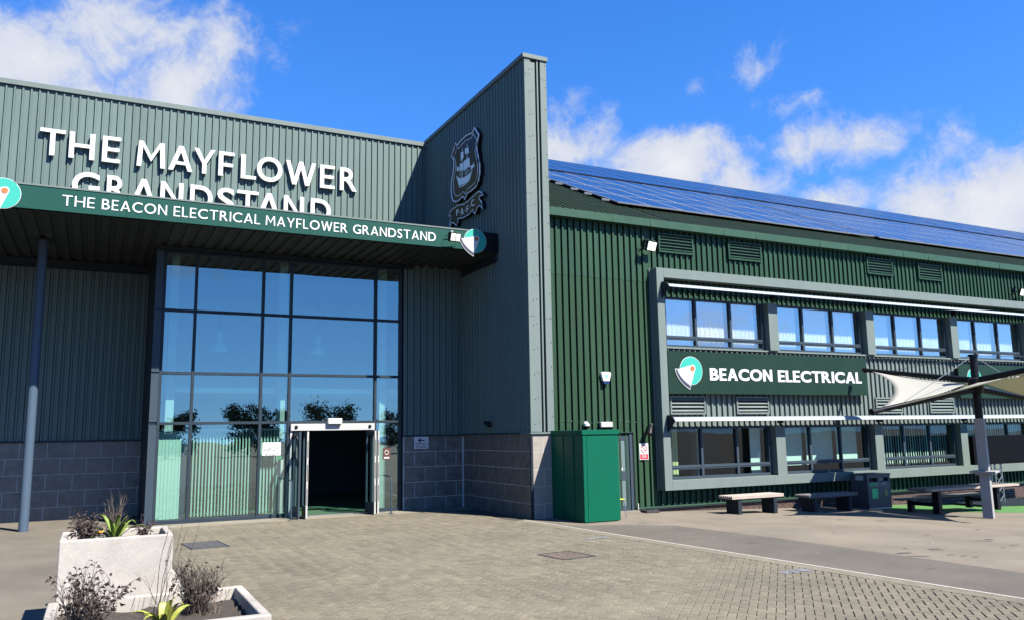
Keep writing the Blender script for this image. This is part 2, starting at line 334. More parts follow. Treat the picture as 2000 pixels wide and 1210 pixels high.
flat('paving_bed', [(PX0, 5.2), (edge_x(5.2), 5.2), (edge_x(18), 18.0), (9.6, 18.0), (9.6, 21.35), (PX0, 21.35)], SAND)
pav = bpy.data.objects['paving_bed']
mb = MB()
for i in range(24):
    y0, y1 = 5.2 + i * .53, 5.2 + (i + 1) * .53 - .008
    mb.add([(edge_x(y0), y0, .003), (edge_x(y0) + .06, y0, .003), (edge_x(y1) + .06, y1, .003), (edge_x(y1), y1, .003), (edge_x(y0), y0, .021), (edge_x(y0) + .06, y0, .021), (edge_x(y1) + .06, y1, .021), (edge_x(y1), y1, .021)],
           [(0, 3, 2, 1), (4, 5, 6, 7), (0, 1, 5, 4), (1, 2, 6, 5), (2, 3, 7, 6), (3, 0, 4, 7)])
mb.build('edging_strip', KERB, kind='structure')
# herringbone pavers at 45 degrees, 0.21 x 0.105
CELL = .105; c45 = math.cos(PI / 4)
def paver_verts(cx, cy, lx, ly, dz, tilt):
    o = []
    for hx, hy, z in ((lx, ly, 0.0), (lx - .006, ly - .006, .012)):
        for sx, sy in ((-1, -1), (1, -1), (1, 1), (-1, 1)):
            u, v = cx + sx * hx, cy + sy * hy
            x, y = (u - v) * c45, (u + v) * c45
            o.append((x, y, .004 + (z + dz + tilt[0] * sx * .002 + tilt[1] * sy * .002 if z else 0)))
    return o
def seam(mb_, vs): mb_.add(vs, [(4, 5, 6, 7), (0, 1, 5, 4), (1, 2, 6, 5), (2, 3, 7, 6), (3, 0, 4, 7)])
pl = []
covers = [(7.25, 12.5, .42, .34), (8.55, 20.95, .0, .0)]
R_ = 260
for i in range(-40, 230):
    for j in range(-120, 160):
        k = (i - j) % 4   # herringbone tiling of the square grid
        if k == 0: u0, v0, w, h = i, j, 2, 1
        elif k == 3: u0, v0, w, h = i, j, 1, 2
        else: continue
        cu, cv = (u0 + w / 2) * CELL, (v0 + h / 2) * CELL
        x, y = (cu - cv) * c45, (cu + cv) * c45
        if not (PX0 + .12 < x < edge_x(y) - .20 and 5.3 < y < 21.25): continue
        if y > 17.9 and x > 9.4: continue
        pl.append((x * x + y * y if y > 6.6 else 1e9, cu, cv, w * CELL / 2 - .0035, h * CELL / 2 - .0035))
pl.sort()
seen = [p for p in pl if p[0] < 1e8]
def in_view(p):
    cu, cv = p[1], p[2]; x, y = (cu - cv) * c45, (cu + cv) * c45
    q = Vector((x, y, 0)) - EYE; zc = sum(RM[2][i] * q[i] for i in range(3)); xc = sum(RM[0][i] * q[i] for i in range(3)) / zc * FPX + 1000; yc = sum(RM[1][i] * q[i] for i in range(3)) / zc * FPX + 605
    return 540 < xc < 1990 and yc < 1206
near = [p for p in seen if in_view(p)][:300]; nset = set(id(p) for p in near)
base = {}
for p in near:
    key = p[3] > p[4]
    if key not in base:
        me = bpy.data.meshes.new('paver'); q = MB(); seam(q, paver_verts(0, 0, p[3], p[4], 0, (0, 0))); me.from_pydata(q.v, [], q.f); me.materials.append(PAVE); me.update(); base[key] = me
    o = put('paver', base[key], pav); o.location = ((p[1] - p[2]) * c45, (p[1] + p[2]) * c45, random.uniform(-.001, .0015)); o.rotation_euler = (random.uniform(-.006, .006), random.uniform(-.006, .006), random.uniform(-.008, .008))
mb = MB()
for p in pl:
    if id(p) not in nset: seam(mb, paver_verts(p[1], p[2], p[3], p[4], random.uniform(-.0012, .0015), (random.uniform(-1, 1), random.uniform(-1, 1))))
o = mb.build('paver_field', PAVE, pav, kind='stuff')
at_ = o.data.attributes.new('tone', 'FLOAT', 'FACE'); tv = []
for _ in range(len(o.data.polygons) // 5): tv += [random.gauss(0, .055)] * 5
at_.data.foreach_set('value', tv)
mb = MB(); y = 5.25      # soldier course along the edging
while y < 17.8:
    for ro in range(1):
        xa = edge_x(y) - .285; xb = edge_x(y) - .012
        mb.hexa([(xa, y, .004), (xb, y, .004), (xb, y + .1, .004), (xa, y + .1, .004), (xa + .006, y + .006, .0198), (xb - .006, y + .006, .0198), (xb - .006, y + .094, .0198), (xa + .006, y + .094, .0198)])
    y += .107
mb.build('paver_border', PAVE, pav, kind='stuff')
# litter and pale specks on the ground
mb = MB()
for _ in range(140):
    x, y = random.uniform(1.5, 16), random.uniform(8, 17.5); s = random.uniform(.006, .017); a = random.uniform(0, 6.28)
    mb.add([(x + s * math.cos(a + t) * random.uniform(.6, 1.4), y + s * math.sin(a + t), gz(x) + .019 + .001 * t) for t in (0, 1.6, 3.1, 4.7)], [(0, 1, 2, 3)])
mb.build('ground_litter', OFFW, kind='stuff')
# dark smudges on the worn asphalt
STN = mat('stain', (.085, .072, .058), .9, 0, .3, 12); mb = MB()
for k in range(26):
    p = onZ(random.uniform(1760, 1995), random.uniform(1040, 1090), gz(13)) if k < 14 else Vector((random.uniform(10.5, 19), random.uniform(8, 16), 0)); rx_, ry_ = random.uniform(.06, .28), random.uniform(.015, .05); a0 = random.uniform(-.5, .3)
    pts = [(math.cos(t_) * rx_ * random.uniform(.6, 1.1), math.sin(t_) * ry_ * random.uniform(.5, 1.2)) for t_ in [i * .7 for i in range(9)]]
    mb.add([(p.x + u * math.cos(a0) - v * math.sin(a0), p.y + u * math.sin(a0) + v * math.cos(a0), gz(p.x + u) + .0062 + k * .0001) for u, v in pts], [tuple(range(9))])
mb.build('ground_stains', STN, kind='stuff')
# covers
def cover(x, y, w, dpt, label, matl, rot=0, z=.01):
    t = thing('manhole_cover', label, 'manhole cover', (x, y, gz(x)), 'covers set into the ground', rot)
    q = MB(); q.box(-w, w, -dpt, dpt, .002, z); q.build('plate', matl, t, bevel=.003)
    q = MB()
    for a in (-w - .03, w): q.box(a, a + .03, -dpt - .03, dpt + .03, .001, z + .002)
    for b in (-dpt - .03, dpt): q.box(-w, w, b, b + .03, .001, z + .0017)
    q.build('rim', DARK, t)
    return t
RUST = speckle(mat('rusty_cover', (.13, .095, .07), .85, 0, .4, 18, .5, 90), 60, .4)
CHAR = speckle(mat('charcoal_cover', (.06, .06, .062), .85, 0, .3, 10), 70, .2)
ca, cb_ = onZ(1055, 1083), onZ(1150, 1086); cc_, cd_ = onZ(1110, 1079), onZ(1105, 1092)
cover((ca.x + cb_.x) / 2, (cc_.y + cd_.y) / 2, .31, .36, 'speckled brown manhole cover in the block paving', RUST, .12, .020)
p = onZ(400, 1065); cover(p.x, p.y, .33, .5, 'dark grey manhole cover beside the tall white planter', CHAR, .1, .020)
p = onZ(806, 1007); cover(p.x, p.y, .32, .17, 'small worn brown cover at the foot of the stone wall', RUST, 0)
# blue survey paint
BLP = mat('blue_spray', (.17, .18, .19), .9, 0, .3, 20)
for n_, (px, py) in enumerate(((1553, 1117), (1165, 1052))):
    p = onZ(px, py); q = MB()
    for k in range(5):
        q.add([(p.x + (k - 2) * .11 + random.uniform(-.03, .03) + a * .06, p.y + random.uniform(-.07, .07) + b * .10, .0205 + k * .0004) for a, b in ((-1, -1), (1, -.8), (1, 1), (-.9, .9))], [(0, 1, 2, 3)])
    o = q.build('paint_mark', BLP, None); tag(o, ('faded blue paint mark on the paving close to the pale edging strip', 'faint blue paint mark on the paving near the green cabinet')[n_], 'paint mark', 'blue paint marks')

# ================================================================ entrance block (left)
YA, YG, XT, YT = 25.25, 22.25, 9.634, 18.02
TOP = 11.94
KG = YG / 21.86
def gx(x): return x * KG                       # measured on the glazing plane
def gzv(z): return 2.1 + (z - 2.1) * KG
bld = thing('entrance_building', 'sage green metal-clad entrance building with tall glazed front', 'building', (3, YA, 0))
clad_front('upper_cladding', SAGE, bld, -16, XT, 6.8, TOP - .10, YA, slot=.020)
screws(bld, -3.4, 9.5, (11.35, 10.3, 9.4, 8.3), YA, SAGE, prob=.55)
q = MB(); q.box(-16, XT - .002, YA - .075, YA + .45, TOP - .15, TOP); wpart(q, 'parapet_coping', SAGEF, bld, bevel=.006)
clad_front('lower_cladding', SAGE, bld, -16, 1.22, 2.07, 6.98, YA - .002, slot=.020)
q = MB(); q.box(-16, 1.24, YA - .06, YA - .0025, 2.03, 2.075); q.box(-16, 1.24, YA - .05, YA - .0025, 6.72, 6.9); wpart(q, 'trim_flashing', DARK, bld)
q = MB(); q.box(-16, 1.25, YA + .07, YA + .3, 0, 6.98); q.box(-16, XT, YA + .07, YA + .3, 6.98, TOP - .16); wpart(q, 'backing_wall', DARK, bld)
q = MB(); q.box(-16, XT, YA + .31, YA + 8, TOP - .45, TOP - .35); wpart(q, 'roof', DARK, bld)
# stone tiles
def tile_mesh(w, h, t=.008, b=.003):
    me = bpy.data.meshes.new('stone_tile'); q = MB(); w2, h2 = w / 2, h / 2
    q.add([(-w2, 0, -h2), (w2, 0, -h2), (w2, 0, h2), (-w2, 0, h2), (-w2, -t + b, -h2), (w2, -t + b, -h2), (w2, -t + b, h2), (-w2, -t + b, h2), (-w2 + b, -t, -h2 + b), (w2 - b, -t, -h2 + b), (w2 - b, -t, h2 - b), (-w2 + b, -t, h2 - b)],
          [(8, 9, 10, 11), (4, 5, 9, 8), (5, 6, 10, 9), (6, 7, 11, 10), (7, 4, 8, 11), (0, 1, 5, 4), (1, 2, 6, 5), (2, 3, 7, 6), (3, 0, 4, 7)])
    me.from_pydata(q.v, [], q.f); me.update(); me.materials.append(SLATE); return me
TM = {}
def tiles(parent, a0, a1, z1, place, off0, w=.634, h=.4232, rows=5, matl=None):
    """running bond from the top course down; place(a, z) gives location and rotation"""
    for r_ in range(rows):
        zt = z1 - r_ * h; zb = zt - h; a = a0 - (off0 if r_ % 2 else (off0 + w / 2) % w)
        while a < a1:
            b0, b1 = max(a, a0), min(a + w, a1)
            if b1 - b0 > .03:
                key = (round(b1 - b0, 3), round(h, 3), matl)
                if key not in TM:
                    TM[key] = tile_mesh(b1 - b0 - .016, h - .016)
                    if matl: TM[key].materials.clear(); TM[key].materials.append(matl)
                o = put('stone_tile', TM[key]); loc, rz = place((b0 + b1) / 2, (zt + zb) / 2)
                o.location = loc; o.rotation_euler.z = rz; o.location += (Matrix.Rotation(rz, 3, 'Z') @ Vector((0, random.uniform(-.002, .002), 0)))
                bpy.context.view_layer; o.parent = parent; o.matrix_parent_inverse = parent.matrix_world.inverted()
            a += w
ZST = 2.07
box('tile_bed', MORT, bld, -4.5, 1.24, YA - .008, YA + .065, -.06, 2.03)
tiles(bld, -4.4, 1.2, 2.03, lambda a, z: (Vector((a, YA - .008, z)), 0), .20)
# glazed box: side return, head, right wall
xg0, xg1 = gx(1.30), gx(7.60)
ZH = gzv(6.74)
q = MB(); q.box(gx(1.14), xg0, YG - .06, YA - .05, 0, ZH + .03); wpart(q, 'side_return', DARK, bld)
q = MB(); q.box(gx(1.13), xg1 + .3, YG - .09, YA, ZH + .03, 6.945); wpart(q, 'head_beam', DARK, bld)
clad_front('porch_cladding', SAGE, bld, xg1 + .05, XT, 2.07, 6.94, YG, start=.12, slot=.018)
box('porch_backing', DARK, bld, xg1 + .05, XT, YG + .065, YG + .125, 0, 6.94)
box('porch_flashing', DARK, bld, xg1 + .05, XT - .01, YG - .055, YG - .0355, 2.03, 2.07)
box('porch_tile_bed', MORT, bld, xg1 + .05, XT, YG - .008, YG + .06, -.02, 2.03)
tiles(bld, xg1 + .06, XT - .035, 2.03, lambda a, z: (Vector((a, YG - .008, z)), 0), .30)
# curtain wall: mullions and transoms, panes are sub-parts
mx = [gx(v) for v in (1.36, 2.107, 3.77, 4.497, 6.828, 7.548)]
tz = [.06] + [gzv(v) for v in (2.455, 3.69, 5.255, 6.72)]
q = MB()
for i, x in enumerate(mx): q.box(x - .035, x + .035, YG - .05, YG + .10, 0, ZH + .03)
for z in tz[1:]:
    for i in range(5): q.box(mx[i] + .035, mx[i + 1] - .035, YG - .045, YG + .09, z - .035, z + .035)
for i in (0, 1, 2, 4): q.box(mx[i] + .035, mx[i + 1] - .035, YG - .045, YG + .09, 0, .10)
CWM = mat('curtain_wall_paint', (.030, .044, .058), .45, 0, .06, 3, spec=.12)
cw = wpart(q, 'curtain_wall_frame', CWM, bld, bevel=.004)
q = MB()
for z0_, z1_ in ((.02, tz[1] - .04), (tz[1] + .04, tz[2] - .02), (tz[2] + .02, tz[3] - .02), (tz[3] + .02, ZH)): q.box(gx(1.15), mx[0] - .037, YG - .085, YG + .05, z0_, z1_)
wpart(q, 'corner_panel', BLUEG, bld)
bpy.context.view_layer.update()
def pane(x0, x1, z0, z1, Y, par, matl=GLASS, rx=0.):
    mb_ = MB(); e = random.uniform(-.004, .004); e2 = random.uniform(-.003, .003)
    mb_.add([(x0, Y + e, z0), (x1, Y - e, z0), (x1, Y - e + e2, z1), (x0, Y + e + e2, z1)], [(0, 1, 2, 3)])
    o = mb_.build('pane', matl, None); return under(o, par)
for j in range(4):
    for i in range(5):
        if j == 0 and i == 3: continue
        z0_ = .10 if j == 0 else tz[j] + .035
        pane(mx[i] + .034, mx[i + 1] - .034, z0_, tz[j + 1] - .034, YG + .02, cw)
# interior of the hall
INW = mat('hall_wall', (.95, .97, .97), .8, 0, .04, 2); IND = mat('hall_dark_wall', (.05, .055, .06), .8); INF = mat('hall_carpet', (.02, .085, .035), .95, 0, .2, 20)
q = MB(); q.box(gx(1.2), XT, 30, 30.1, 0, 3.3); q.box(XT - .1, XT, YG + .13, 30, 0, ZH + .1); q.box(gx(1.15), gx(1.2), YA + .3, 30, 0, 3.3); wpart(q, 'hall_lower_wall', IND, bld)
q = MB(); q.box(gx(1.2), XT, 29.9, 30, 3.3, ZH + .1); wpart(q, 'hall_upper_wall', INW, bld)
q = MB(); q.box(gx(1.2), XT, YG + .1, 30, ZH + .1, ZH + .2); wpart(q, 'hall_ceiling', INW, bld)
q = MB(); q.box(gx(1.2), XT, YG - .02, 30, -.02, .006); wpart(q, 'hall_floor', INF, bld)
q = MB(); q.box(gx(1.3), XT - .2, YG + .9, 29.9, 3.28, 3.42); wpart(q, 'gallery_floor', INW, bld)
for px in (335, 550, 746):
    p = onY(px, 700, YG + .55); box('hall_column', OFFW, bld, p.x - .1, p.x + .1, YG + .45, YG + .65, .01, ZH + .09)

# ---------------------------------------------------------------- tower wing wall
tw = thing('wing_wall', 'tall freestanding dark clad wing wall carrying the crest', 'wall', (XT + .3, 21, 0))
XR = 10.27; TT = 12.03
mb = MB().sheet([(XT - d_, a, 2.09) for a, d_ in ribs_profile(YT + .05, YA + .6)], (0, 0, TT - 2.19)); wpart(mb, 'side_cladding', SAGE, tw)
box('core', DARK, tw, XT + .03, XR - .03, YT + .06, YA + 3, 0, TT - .1)
box('coping', SAGEF, tw, XT - .07, XR + .05, YT - .05, YA + 3, TT - .12, TT, bevel=.005)
q = MB(); q.box(XT - .012, XT + .17, YT - .012, YT + .058, 2.11, TT - .122); wpart(q, 'corner_trim', SAGEF, tw, bevel=.003)
q = MB(); q.box(XT + .172, XT + .31, YT + .004, YT + .057, 2.11, TT - .2); wpart(q, 'front_strip', SAGEF, tw)
q = MB(); q.box(XT + .36, XT + .40, YT - .008, YT + .057, 2.11, TT - .122); wpart(q, 'front_rib', SAGEF, tw)
q = MB(); q.box(XT + .465, XR + .02, YT - .010, YT + .40, 2.11, TT - .122); wpart(q, 'right_trim', SAGEF, tw, bevel=.003)
q = MB()
for z in (TT - .2, TT - .55): q.box(XT - .0135, XT + .171, YT - .0135, YT - .0122, z, z + .006)
for z in (TT - .6, 5.0, 8.2): q.box(XT - .0135, XT + .171, YT - .0135, YT - .0122, z, z + .005); q.box(XT + .465, XR + .021, YT - .0115, YT - .0102, z - .05, z - .045)
wpart(q, 'trim_joint', DARK, tw)
q = MB(); z = 2.25
while z < TT - .3:
    for x in (XT + .12, XT + .235, XR - .02):
        Yb = YT - .012 if x != XT + .235 else YT + .004
        q.tube([(x, Yb + .001, z + (x - XT) * .4), (x, Yb - .009, z + (x - XT) * .4)], .011, 6)
    z += .62
o = wpart(q, 'fixing_screws', DARK, tw); o['kind'] = 'stuff'
box('base_flashing', SAGEF, tw, XT - .045, XR + .03, YT - .05, YT + .5, 2.06, 2.10)
box('side_flashing', DARK, tw, XT - .04, XT - .001, YT + .51, YG - .04, 2.05, 2.085)
box('tile_bed', MORT, tw, XT + .005, XR, YT + .008, YA, -.02, 2.05)
tiles(tw, YT + .03, YG - .04, 2.05, lambda a, z: (Vector((XT + .005, a, z)), -PI / 2), .41)
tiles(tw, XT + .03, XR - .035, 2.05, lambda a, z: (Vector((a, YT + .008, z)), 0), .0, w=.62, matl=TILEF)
box('corner_bead', DARK, tw, XT - .03, XT + .028, YT - .024, YT + .03, -.01, 2.055)
box('right_bead', DARK, tw, XR - .033, XR + .01, YT - .024, YT + .3, -.01, 2.055)

# ---------------------------------------------------------------- canopy
YC = 19.692
cp = thing('entrance_canopy', 'deep flat canopy with green sign fascia over the glazed entrance', 'canopy', (3, 21, 6.9))
mb = MB().sheet([(a, YC + .06, 6.955 + d_ * 1.2) for a, d_ in ribs_profile(-16, XT - .04, .30, .12, .035)], (0, YA - YC - .07, 0)); wpart(mb, 'soffit', mat('soffit_sheet', (.046, .058, .058), .5, 0, .1, 2, spec=.15), cp)
box('deck', DARK, cp, -16, XT - .03, YC + .06, YA - .04, 7.12, 7.44)
box('front_beam', BLACK, cp, -16, XT - .04, YC, YC + .058, 6.962, 7.50)
box('end_beam', DARK, cp, XT - .10, XT - .037, YC + .06, YG - .1, 6.72, 6.95)
box('wall_plate', DARK, cp, -16, gx(1.12), YA - .22, YA - .065, 6.74, 6.94)
box('fascia_panel', FASC, cp, -16, .36, YC - .03, YC - .002, 6.968, 7.478)
box('fascia_panel', FASC, cp, .366, 4.45, YC - .03, YC - .002, 6.968, 7.478)
box('fascia_panel', FASC, cp, 4.456, 8.70, YC - .03, YC - .002, 6.968, 7.478)
box('fascia_trim', SAGEF, cp, -16, 8.70, YC - .045, YC + .05, 7.48, 7.515)
colm = onZ(45, 1037)
q = MB(); q.tube([(colm.x, colm.y, -.02), (colm.x, colm.y, 6.95)], .105, 28); wpart(q, 'post', POSTM, cp, smooth=True)
q = MB(); q.box(colm.x - .2, colm.x + .2, colm.y - .2, colm.y + .2, 6.92, 6.95); wpart(q, 'post_plate', DARK, cp)
M = planeY(YC - .03)
sg = thing('fascia_sign', 'small white lettering along the green canopy fascia', 'sign', (3.4, YC, 7.1))
zc0, zc1 = 7.10, 7.335
for w_, a, b in (('THE', -.90, -.27), ('BEACON', -.13, 1.20), ('ELECTRICAL', 1.34, 3.26), ('MAYFLOWER', 3.39, 5.39), ('GRANDSTAND', 5.53, 7.76)):
    word(w_, (sg, WHITE), M, a, b, zc0, zc1, .012, .008, .17)
# big letters on the facade
sg = thing('facade_sign', 'large raised white letters on the sage upper wall', 'sign', (2.6, YA, 9.3))
M = planeY(YA - .05)
r1 = [('T', -1.79, -1.17), ('H', -1.07, -.43), ('E', -.24, .23), ('M', .66, 1.42), ('A', 1.51, 2.17), ('Y', 2.2, 2.8), ('F', 2.9, 3.35), ('L', 3.55, 4.0), ('O', 4.02, 4.79), ('W', 4.9, 5.83), ('E', 5.97, 6.44), ('R', 6.61, 7.17)]
r2 = [('G', -.94, -.25), ('R', -.07, .45), ('A', .55, 1.22), ('N', 1.33, 1.95), ('D', 2.14, 2.77), ('S', 2.9, 3.4), ('T', 3.47, 4.09), ('A', 4.06, 4.76), ('N', 4.86, 5.48), ('D', 5.69, 6.33)]
kl = (YA - .12) / 25.12
for rw, za, zb in ((r1, 9.88, 10.64), (r2, 8.74, 9.50)):
    for c_, a, b in rw:
        e = .015 if c_ in 'OGS' else 0
        letter(c_, (sg, WHITE), M, a * kl, b * kl, za - e, zb + e, .10, .023)

# ---------------------------------------------------------------- round beacon logos
TEAL = mat('logo_teal', (.05, .42, .33), .45, spec=.12); ORNG = mat('logo_orange', (.52, .15, .03), .45); LDK = mat('logo_dark', (.05, .05, .07), .4)
def arc(cx, cz, rx, rz, a0, a1, n): return [(cx + rx * math.cos(a0 + (a1 - a0) * i / n), cz + rz * math.sin(a0 + (a1 - a0) * i / n)) for i in range(n + 1)]
def bez(p0, p1, p2, n=10): return [tuple((1 - t) ** 2 * a + 2 * t * (1 - t) * b + t * t * c for a, b, c in zip(p0, p1, p2)) for t in [i / n for i in range(n + 1)]]
def logo(name, label, cx, cz, R, Y, full=True):
    t = thing(name, label, 'logo sign', (cx, Y, cz), 'round teal logo signs')
    def pl_(poly, y0, th, matl, nm): 
        q_ = MB().extr([(cx + R * a, Y - y0, cz + R * b) for a, b in poly], (0, -th, 0)); wpart(q_, nm, matl, t)
    pl_(arc(0, 0, 1.03, 1.03, 0, 2 * PI, 48)[:-1], 0, .010, WHITE, 'backing')
    pl_(arc(0, 0, 1, 1, 0, 2 * PI, 48)[:-1], .0105, .004, TEAL, 'disc')
    outer = bez((-1.46, .12), (-1.32, -.78), (-.20, -1.36), 12)
    pl_(outer + [(-.06, -1.0), (-1.26, .14)], .015, .004, WHITE, 'band_outline')
    wedge = [(-1.22, .10), (.0, .40)] + arc(.13, .20, .24, .24, 1.9, -.35, 8) + [(-.08, -1.02)] + bez((-.08, -1.02), (-.92, -.55), (-1.22, .10), 10)[1:-1]
    pl_(wedge, .0195, .004, WHITE, 'beam')
    band = bez((-1.40, .09), (-1.25, -.74), (-.21, -1.28), 12) + bez((-.13, -1.07), (-1.02, -.60), (-1.28, .10), 12)
    pl_(band, .024, .003, LDK, 'band')
    pl_(arc(.10, .17, .19, .19, 0, 2 * PI, 24)[:-1], .0275, .004, ORNG, 'dot')
p = onY(8, 375, YC - .04); logo('logo_sign', 'round teal logo cut by the left edge at the canopy fascia end', -2.0, 7.24, .325, YC - .032)
logo('logo_sign', 'round teal logo half in shadow at the right end of the fascia', 8.90, 7.22, .32, YC - .032)

# ---------------------------------------------------------------- crest on the wing wall
def crest_pt(zx, zy, out=0): 
    p_ = onX(860 + zx / 5.5, 230 + zy / 5.5, XT - .12 - out); return p_
cr = thing('crest_sign', 'dark shield crest with a pale sailing ship on the wing wall', 'crest', crest_pt(290, 500))
SHB = mat('crest_black', (.012, .016, .018), .35, spec=.12); SHL = mat('crest_line', (1.1, 1.12, 1.12), .4); SHP = mat('crest_ship', (.95, 1.08, 1.12), .4); SHG = mat('crest_shade', (.10, .13, .15), .4)
shield = [(380, 105), (428, 185), (412, 240), (404, 330), (420, 420), (436, 500), (438, 600), (426, 680), (398, 745), (350, 788), (300, 822), (288, 850), (275, 886), (262, 862), (245, 857), (215, 892), (180, 912), (150, 905), (133, 862), (125, 780), (130, 690), (148, 590), (158, 500), (150, 450), (130, 415), (155, 340), (172, 272), (190, 300), (230, 250), (290, 190), (360, 160)]
def inset(poly, k, cx, cy): return [(cx + (x - cx) * k, cy + (y - cy) * k) for x, y in poly]
def plate(poly, out0, th, matl, nm, par):
    q_ = MB().extr([crest_pt(x, y, 0) + Vector((-out0, 0, 0)) for x, y in poly], (-th, 0, 0)); return wpart(q_, nm, matl, par)
plate(inset(shield, 1.0, 285, 520), -.10, .13, SHB, 'shield_body', cr)
def outline(poly, out0, wd, matl, nm, par):
    q_ = MB(); pts = [crest_pt(x, y, 0) + Vector((-out0, 0, 0)) for x, y in poly]
    q_.tube(pts + pts[:1], wd, 5, cap=False); return wpart(q_, nm, matl, par)
outline(inset(shield, .985, 285, 520), .031, .022, SHL, 'outer_line', cr)
inner = inset(shield, .83, 282, 520)
outline(inner, .031, .011, SHL, 'inner_line', cr)
for nm, poly, mt_ in (('hull', [(182, 622), (196, 640), (222, 655), (275, 640), (328, 602), (346, 578), (362, 545), (345, 600), (330, 662), (318, 690), (262, 715), (212, 738), (200, 690)], SHP),
                      ('sail', [(262, 472), (323, 430), (331, 530), (300, 542), (262, 580)], SHP), ('sail', [(220, 502), (256, 486), (258, 560), (236, 572), (220, 590)], SHP),
                      ('sail', [(276, 336), (311, 320), (321, 388), (300, 382), (278, 402)], SHP), ('sail', [(232, 377), (258, 366), (262, 430), (232, 468)], SHP),
                      ('sail', [(188, 526), (216, 542), (214, 566), (190, 584)], SHP), ('sail', [(334, 526), (380, 500), (374, 532), (342, 558)], SHP),
                      ('lower_sail', [(262, 600), (300, 548), (332, 560), (328, 596), (275, 630)], SHG), ('lower_sail', [(205, 610), (240, 580), (258, 590), (258, 640), (225, 648)], SHG)):
    plate(poly, .032, .006, mt_, nm, cr)
q = MB()
for a, b in (((300, 285), (296, 620)), ((250, 335), (246, 640)), ((340, 570), (372, 480))): q.tube([crest_pt(*a) + Vector((-.034, 0, 0)), crest_pt(*b) + Vector((-.034, 0, 0))], .010, 4)
wpart(q, 'mast', SHL, cr)
q = MB()
for k in range(7): q.tube([crest_pt(205 + k * 6, 748 - k * 2 + (k % 2) * 8) + Vector((-.034, 0, 0)), crest_pt(250 + k * 10, 738 - k * 8 + (k % 3) * 6) + Vector((-.034, 0, 0))], .006, 4)
wpart(q, 'waves', SHL, cr)
rib = thing('ribbon_sign', 'dark scroll banner reading P A F C under the crest', 'sign', crest_pt(290, 980))
ribbon = [(170, 965), (200, 945), (270, 930), (330, 880), (385, 830), (408, 803), (430, 794), (455, 803), (478, 838), (452, 834), (432, 850), (430, 875), (455, 905), (467, 980), (437, 944), (410, 965), (385, 1038), (366, 1018), (362, 990), (320, 1042), (260, 1078), (195, 1092), (197, 1130), (180, 1162), (150, 1135), (130, 1132), (114, 1178), (113, 1110), (130, 1060), (103, 1060), (112, 1022), (140, 985)]
plate(ribbon, -.10, .13, SHB, 'ribbon_body', rib)
outline(inset(ribbon, .985, 290, 980), .031, .017, SHL, 'ribbon_line', rib)
for c_, x0_, y0_, x1_, y1_ in (('P', 185, 1058, 208, 985), ('A', 232, 1052, 262, 972), ('F', 295, 1020, 318, 945), ('C', 345, 962, 378, 872)):
    o0 = crest_pt(x0_, y0_) + Vector((-.032, 0, 0)); upv = crest_pt(x0_ - 3, y1_ + (12 if c_ != 'C' else 20)) - crest_pt(x0_, y0_); riv = crest_pt(x1_, y0_ - 16) - crest_pt(x0_, y0_); upv.x = riv.x = 0
    letter(c_, (rib, SHL), (o0, riv, upv, Vector((-1, 0, 0))), 0, 1, 0, 1, .006, .02)
for x_, y_ in ((218, 1018), (278, 1000), (332, 958)):
    c0 = crest_pt(x_, y_); q = MB().tube([c0 + Vector((-.03, 0, 0)), c0 + Vector((-.038, 0, 0))], .022, 8); wpart(q, 'dot', SHL, rib)

# ---------------------------------------------------------------- entrance door
dr = thing('entrance_door', 'open bi-fold glass doors with white header in the glazed front', 'door', (gx(5.66), YG, 0))
dx0, dx1 = mx[3] + .04, mx[4] - .04
box('header', OFFW, dr, dx0, dx1, YG - .14, YG + .02, 2.235, 2.42, bevel=.008)
box('sensor', WHITE, dr, gx(5.48), gx(5.86), YG - .26, YG - .142, 2.40, 2.56, bevel=.02)
for x in (dx0 + .14, dx1 - .14):
    q = MB().tube([(x, YG - .14, 2.33), (x, YG - .165, 2.33)], [.05, .035], 14); wpart(q, 'presence_sensor', BLACK, dr, smooth=True)
q = MB(); q.box(dx0, dx1, YG - .08, YG + .1, .004, .022); wpart(q, 'threshold', STEEL, dr)
q = MB(); q.box(dx0 - .0, dx0 + .05, YG - .09, YG + .09, .02, 2.235); wpart(q, 'jamb', OFFW, dr)
q = MB(); q.box(dx1 - .05, dx1, YG - .09, YG + .09, .02, 2.235); wpart(q, 'jamb', OFFW, dr)
